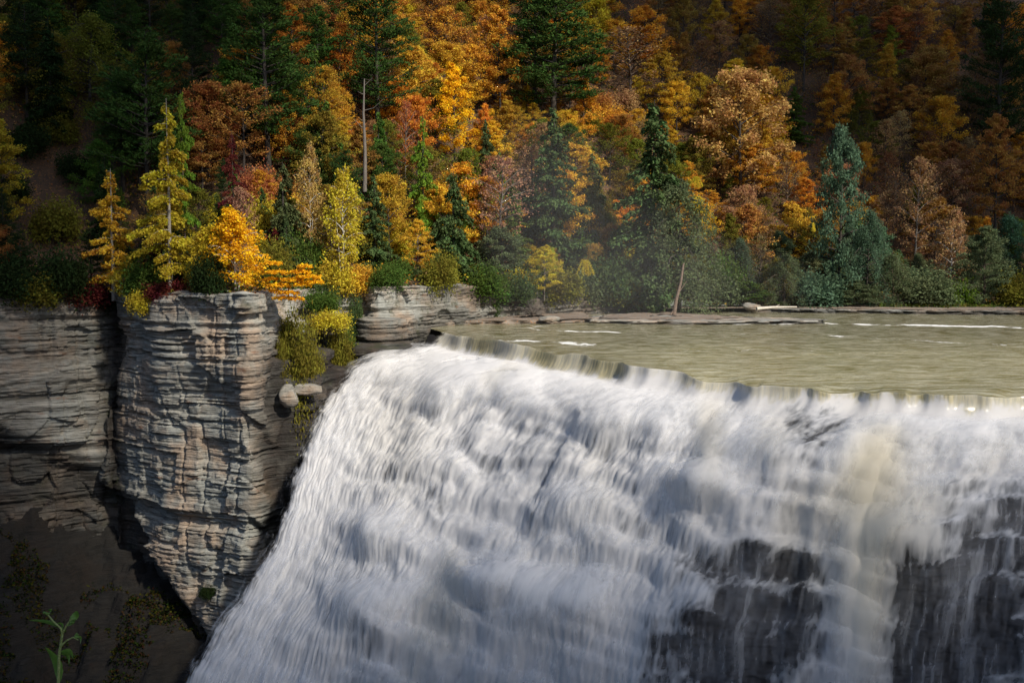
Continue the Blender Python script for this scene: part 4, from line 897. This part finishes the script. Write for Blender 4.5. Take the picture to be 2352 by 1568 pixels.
# undergrowth: leaves and low plants covering the slope between the trees
g = np.random.RandomState(9); n = 230000
ux = g.uniform(-115, 125, n); uy = g.uniform(104, 250, n); ud, ut = bank(ux, uy)
k = (ud > 0.2) & (np.abs(ux) < uy*0.52); ux, uy, ud = ux[k], uy[k], ud[k]; uz = hill_z(ux, uy)
upx, upy = project(np.stack([ux, uy, uz], -1))
slip = (upx < 95) & (upy > 145) & (upy < 285)
cl = fbm(ux/2.5, uy/2.5, 3, 3); k = (cl > -0.12) & ~(slip & (g.rand(len(ux)) < 0.93)); ux, uy, uz, cl, ud = ux[k], uy[k], uz[k], cl[k], ud[k]
T = Tree(); cz_ = uz+g.rand(len(ux))**2*(0.4+2.2*np.clip(cl+0.12, 0, 1)); T.leaves(np.stack([ux, uy, cz_], -1), 0.21, 0.5, rng=g)
pal = np.array([C_['rust'], C_['olive'], C_['green'], C_['orange'], C_['hemgreen'], C_['tan'], C_['yellowgreen']])
pi = np.clip(((fbm(ux/5, uy/5, 44, 2)+1)*3.5+g.normal(size=len(ux))*0.8).astype(int), 0, 6)
V = np.concatenate(T.lc); cols = np.repeat(np.c_[pal[pi]*0.8, np.ones(len(ux))], 4, axis=0)
me = mesh_np('undergrowth', V, np.arange(len(V)).reshape(-1, 4), {'var': np.concatenate(T.lvar)}, smooth=False, cols=cols)
link('undergrowth', me, mat_leaf('undergrowth_leaves', .3, True), kind='stuff', label='low leafy undergrowth covering the forest slope', cat='undergrowth')

# ------------------------------------------------------------------ river bank: ledges, boulders, driftwood, grass
def slab(name, poly, z0, z1, mat, seed=0, n=220, **kw):
    """flat ledge with a ragged layered edge; poly = outline in plan"""
    P, t = resample(np.vstack([poly, poly[:1]]), 0.35); P = P[:-1]; k = len(P); ctr = P.mean(0)
    rows = []
    hs = np.linspace(z0, z1, 9)
    nrm = np.stack([np.gradient(P[:, 1]), -np.gradient(P[:, 0])], 1); nrm /= np.linalg.norm(nrm, axis=1)[:, None]+1e-9
    ar = 0.5*np.sum(P[:, 0]*np.roll(P[:, 1], -1)-np.roll(P[:, 0], -1)*P[:, 1]); nrm *= np.sign(ar)
    tt_ = np.arange(k)*0.35
    for i, h in enumerate(hs):
        off = 0.5*vn(tt_/1.7, tt_*0+i//2, seed)+0.25*vn(tt_/0.6, tt_*0+i, seed+1)-0.25*(i % 2)
        rows.append(np.c_[P+nrm*off[:, None], np.full(k, h)])
    for f in (0.97, 0.9, 0.75, 0.5, 0.25):
        rows.append(np.c_[ctr+(rows[8][:, :2]-ctr)*f, z1+0.08*vn(tt_/2, tt_*0+f*9, seed+2)])
    V = np.concatenate(rows); i = np.arange(len(V)).reshape(len(rows), k); j = np.roll(i, -1, 1)
    Q = np.stack([i[:-1], j[:-1], j[1:], i[1:]], -1).reshape(-1, 4)
    return link(name, mesh_np(name, V, Q, {'wet': np.where(V[:, 2] < z1-0.12, 0.8, 0.0), 'moss': np.full(len(V), .3)}, smooth=False), mat, **kw)
M_SHELF = mat_soil('ledge_top', (0.16, 0.13, 0.10), (0.26, 0.22, 0.18), (0.34, 0.16, 0.06))
def zx(px_, py_, z=0.0): return at_z(px_*K, py_*K, z)[:2]
nb = np.array([zx(2700, 727), zx(2352, 722), zx(2100, 721), zx(1900, 718), zx(1760, 716), zx(1640, 713), zx(1560, 712)])
bb_ = np.array([(13, 170), (30, 178), (60, 186), (120, 196)])
slab('river_bank', np.vstack([bb_, nb]), -0.5, 0.52, M_ROCK, 3, kind='structure')
top = np.vstack([bb_+[0, -1], nb+[0, 1.6]]); top[0] += [2, 0]
slab('bank_litter', top, 0.42, 0.64, M_SHELF, 5, kind='structure')
sh = np.array([zx(1330, 737), zx(1370, 742), zx(1500, 744), zx(1650, 744), zx(1760, 743.5), zx(1900, 742), zx(1880, 738), zx(1700, 733), zx(1500, 722), zx(1400, 728)])
slab('rock_shelf', sh, -0.4, 0.42, M_ROCK, 8, kind='structure')
sh2 = np.array([zx(1380, 737), zx(1500, 740), zx(1640, 740), zx(1700, 735), zx(1500, 722), zx(1400, 730)])
slab('shelf_litter', sh2, 0.36, 0.50, M_SHELF, 9, kind='structure')
# bank foot below the far cliff
ft = np.array([zx(1060, 745), zx(1150, 744), zx(1260, 742), zx(1360, 738), (10, 168), (-2, 158), (-9, 146)])
slab('cliff_foot', ft, -0.4, 0.55, M_SHELF, 12, kind='structure')

def boulder(loc, r, label, seed, sq=(1, .8, .6), group=None):
    import bmesh as bmm
    bm = bmm.new(); bmm.ops.create_icosphere(bm, subdivisions=3, radius=1); g = np.random.RandomState(seed)
    V = np.array([v.co for v in bm.verts]); Fc = [[v.index for v in f.verts] for f in bm.faces]; bm.free()
    for k in range(9):
        nrm = unit(g.normal(size=3)); dcut = g.uniform(.55, .8); e = V@nrm-dcut; V = V-np.where(e > 0, e, 0)[:, None]*nrm
    V = V*np.array(sq)*r+g.normal(size=V.shape)*0.02*r
    return link('boulder', mesh_np('boulder', V, Fc, {'wet': np.full(len(V), .1), 'moss': np.full(len(V), .3)}, smooth=False), M_ROCK, label=label, cat='boulder', loc=loc, group=group)
def pz(x, y, z): p = at_z(x*K, y*K, z); return (p[0], p[1], z)
boulder(pz(1728, 704, .9), 1.7, 'grey angular boulder under the shrubs beside the driftwood', 1, (1, .7, .5))
boulder(pz(1262, 732, .7), 1.3, 'low flat rock at the foot of the far cliff', 2, (1.2, .8, .35))
boulder(at_y(664*K, 907*K, 117.5), 1.5, 'pale boulder resting on the ledge beside the falls', 4, (.8, .7, .9))
boulder(at_y(708*K, 895*K, 119), 1.6, 'square grey block at the edge of the falls ledge', 5, (1.2, .8, .55))
boulder(pz(1365, 736, .6), .7, 'small rock at the left end of the rock shelf', 6, (1.3, .8, .4))
# driftwood
lg = Tree(); a = np.array(pz(1738, 708, .8)); b = np.array(pz(1830, 704, .95)); lg.tube([a, a*.6+b*.4+[0, 0, .1], b], .28, .10, 7); lg.tube([a*.6+b*.4, a*.5+b*.5+[.4, 0, .5]], .08, .03, 5)
m_, _ = lg.build('driftwood'); m_.materials.append(mat_plain('bleached_wood', (0.62, 0.57, 0.48), .8, 3, .3))
link('driftwood', m_, label='bleached driftwood log lying on the river bank', cat='log')
# leaning trunk at the shore
lt = Tree(); a = np.array(pz(1548, 722, .5)); lt.tube([a, a+[.3, 0, 2.2], a+[.9, 0, 4.6], a+[1.3, 0, 7.5]], .32, .14, 8); lt.tube([a+[.5, 0, 3], a+[1.8, 0, 4.9]], .1, .04, 5); lt.tube([a+[-.5, -.1, 0], a+[.1, 0, .9]], .16, .1, 5)
m_, _ = lt.build('shore_trunk'); m_.materials.append(mat_plain('shore_bark', (0.22, 0.16, 0.12), .9, 3, .5))
link('tree_trunk', m_, label='bare leaning trunk at the water edge under the drooping grey-green tree', cat='tree trunk')
# bare twiggy bush at the shore
tb = Tree(); g = np.random.RandomState(5); a = np.array(pz(1222, 722, .6))
for i in range(60):
    d = g.normal(size=3)*[1, .6, .5]+[0, 0, .7]; d = unit(d)*g.uniform(1.5, 3.2); tb.tube([a, a+d*.5+[0, 0, .2], a+d+g.normal(size=3)*.3], .035, .01, 3)
    for k in range(3): q = a+d*g.uniform(.4, .9); tb.tube([q, q+unit(g.normal(size=3)+[0, 0, .3])*.7], .012, .006, 3)
m_, _ = tb.build('bare_bush'); m_.materials.append(mat_plain('grey_twigs', (0.20, 0.17, 0.15), .9, 3, .3))
link('bare_bush', m_, label='leafless grey twiggy bush at the foot of the far cliff', cat='bush')
# bank grass
g = np.random.RandomState(6); n = 9000; fx_ = g.uniform(2020, 2400, n); gy_ = g.uniform(-1, 1, n); gp = np.array([at_z(x*K, (703+1.6*q)*K, 0.62) for x, q in zip(fx_, gy_)])
T = Tree(); gp[:, 2] += g.rand(n)*0.75*np.clip(0.35+0.9*fbm(gp[:, 0]/3, gp[:, 1]/1, 1, 3), 0.05, 1); T.leaves(gp, .09, .0, long=3.5, dirs=np.tile([0.1, 0, 1.0], (n, 1)), rng=g)
V = np.concatenate(T.lc); gc = np.where(g.rand(n)[:, None] < .75, np.array([[.12, .17, .03]]), np.array([[.30, .22, .07]]))
link('bank_grass', mesh_np('bank_grass', V, np.arange(len(V)).reshape(-1, 4), {'var': np.concatenate(T.lvar)}, cols=np.repeat(np.c_[gc, np.ones(n)], 4, 0), smooth=False), mat_leaf('grass_blades', .3, True), kind='stuff', label='strip of green grass along the right river bank', cat='grass')

# ------------------------------------------------------------------ weed in front of the camera
WD = 4.05
def wp(x, y, dz=0.0): return at_y(x*K, y*K, WD+dz)
root = bpy.data.objects.new('weed', None); COL.objects.link(root); root.location = wp(133, 1600)
tag(root, 'single green weed with drooping leaves in the near left corner', 'weed')
r0 = np.array(root.location)
st = Tree(); gz_ = 10.0
b0 = wp(133, 1600); b0 = np.array([b0[0], b0[1], 10.1])
st.tube([b0, wp(134, 1568), wp(136, 1500), wp(143, 1455)], .007, .0045, 8)
st.tube([wp(143, 1455), wp(140, 1442), wp(122, 1425), wp(108, 1408)], .0042, .003, 6)
st.tube([wp(138, 1485), wp(152, 1470), wp(168, 1462), wp(180, 1468)], .0045, .002, 6)
st.tube([wp(143, 1455), wp(152, 1436), wp(163, 1420)], .004, .003, 6)
V = [v-r0 for v in st.tv]; st.tv = V; m_, _ = st.build('weed'); m_.materials.append(mat_plain('weed_stem', (0.20, 0.26, 0.08), .6, 30, .3)); link('stem', m_, parent=root)
mw = NT('weed_leaf'); uvp = mw.n('TexCoord').outputs['Object']; wc = mw.mix(mw.noise(uvp, 25.0, 3), (0.05, 0.13, 0.02), (0.14, 0.26, 0.04))
M_WEED = mw.surf(mw.n('MixShader', {0: .35, 1: mw.n('BsdfPrincipled', {'Base Color': wc, 'Roughness': .5}).outputs[0], 2: mw.n('BsdfTranslucent', {'Color': wc}).outputs[0]}).outputs[0])
def leafblade(a, b, w, dep=0.02, sag=0.0):
    a, b = np.array(a)-r0, np.array(b)-r0; k = 13; ax = b-a; L_ = np.linalg.norm(ax); ax /= L_; side = unit(np.cross(ax, [0.25, 1, .2])); up = np.cross(side, ax); V = []
    for i in range(k):
        t = i/(k-1); hw = w*math.sin(math.pi*min(1, t**0.75*0.98+0.01))**0.9*(1+.06*math.sin(i*2.6)); c = a+ax*L_*t+up*dep*math.sin(t*3.1)+np.array([0, 0, -sag*t*t])
        V += [c-side*hw+up*hw*.35, c-side*hw*.5+up*hw*.12, c, c+side*hw*.5+up*hw*.12, c+side*hw+up*hw*.35]
    link('leaf', mesh_np('leaf', V, gridq(k, 5)), M_WEED, root)
leafblade(wp(135, 1568), wp(103, 1484), .022); leafblade(wp(137, 1496), wp(168, 1512), .014, sag=.0); leafblade(wp(137, 1500), wp(158, 1524), .010)
leafblade(wp(140, 1442), wp(66, 1423, .05), .009, .015); leafblade(wp(158, 1428), wp(178, 1402), .013); leafblade(wp(152, 1436), wp(172, 1424), .010)
leafblade(wp(143, 1448), wp(124, 1430), .007); leafblade(wp(112, 1410), wp(104, 1402), .008); leafblade(wp(168, 1462), wp(184, 1478), .008); leafblade(wp(170, 1462), wp(178, 1456), .007)
for x, y in ((110, 1408), (172, 1421), (178, 1462), (104, 1406), (166, 1428)):
    bd = Tree(); c = wp(x, y)-r0; bd.tube([c-[.006, 0, 0], c-[.003, 0, -.001], c+[.004, 0, .001], c+[.008, 0, 0]], .006, .002, 7); m_, _ = bd.build('bud'); m_.materials.append(M_WEED); link('bud', m_, parent=root)

# ------------------------------------------------------------------ spray hanging in the air above the falls
def mist(loc, rad, dens):
    import bmesh as bmm
    bm = bmm.new(); bmm.ops.create_icosphere(bm, subdivisions=4, radius=1); V = np.array([v.co for v in bm.verts]); Fc = [[v.index for v in f.verts] for f in bm.faces]; bm.free()
    V = V*(1+.10*fbm(V[:, 0]*2+V[:, 2], V[:, 1]*2+3, 5, 2))[:, None]*np.array(rad)
    m = NT('mist_air'); m.t.links.new(m.n('VolumePrincipled', {'Color': (0.96, 0.94, 0.90, 1), 'Density': dens, 'Anisotropy': 0.2}).outputs[0], m.out.inputs['Volume'])
    link('mist', mesh_np('mist', V, Fc), m.m, kind='stuff', label='thin white spray drifting up from the falls', cat='mist', loc=loc)
for x, y, D, rad, dn_ in ((1330, 560, 150, (13, 5, 15), .006), (1480, 610, 150, (14, 4.5, 9), .005), (1250, 470, 152, (9, 5, 13), .005), (1560, 650, 148, (20, 4, 6.5), .005)):
    mist(at_y(x*K, y*K, D), rad, dn_)

import collections
ORD = ['first', 'second', 'third', 'fourth', 'fifth', 'sixth', 'seventh', 'eighth', 'ninth', 'tenth', 'eleventh', 'twelfth']
bpy.context.view_layer.update(); dl = collections.defaultdict(list)
for o in bpy.data.objects:
    if o.parent is None and o.get('label'): dl[o['label']].append(o)
for lab, os_ in dl.items():
    if len(os_) < 2: continue
    os_.sort(key=lambda o: float(project(np.array(o.location))[0])); n_ = len(os_)
    for i_, o in enumerate(os_):
        w_ = (['left one', 'right one'] if n_ == 2 else ['left one', 'middle one', 'right one'] if n_ == 3 else [f'{q} from left' for q in ORD])[min(i_, 11 if n_ > 3 else n_-1)]
        o['label'] = f'{lab}, {w_}'
print('DUP', sum(len(v) for v in dl.values() if len(v) > 1), max(len(v) for v in dl.values()), 'LONG', [o['label'] for o in bpy.data.objects if o.get('label') and len(o['label'].split()) > 16][:8])
print(collections.Counter(o.get('category') for o in bpy.data.objects if not o.parent).most_common(12))
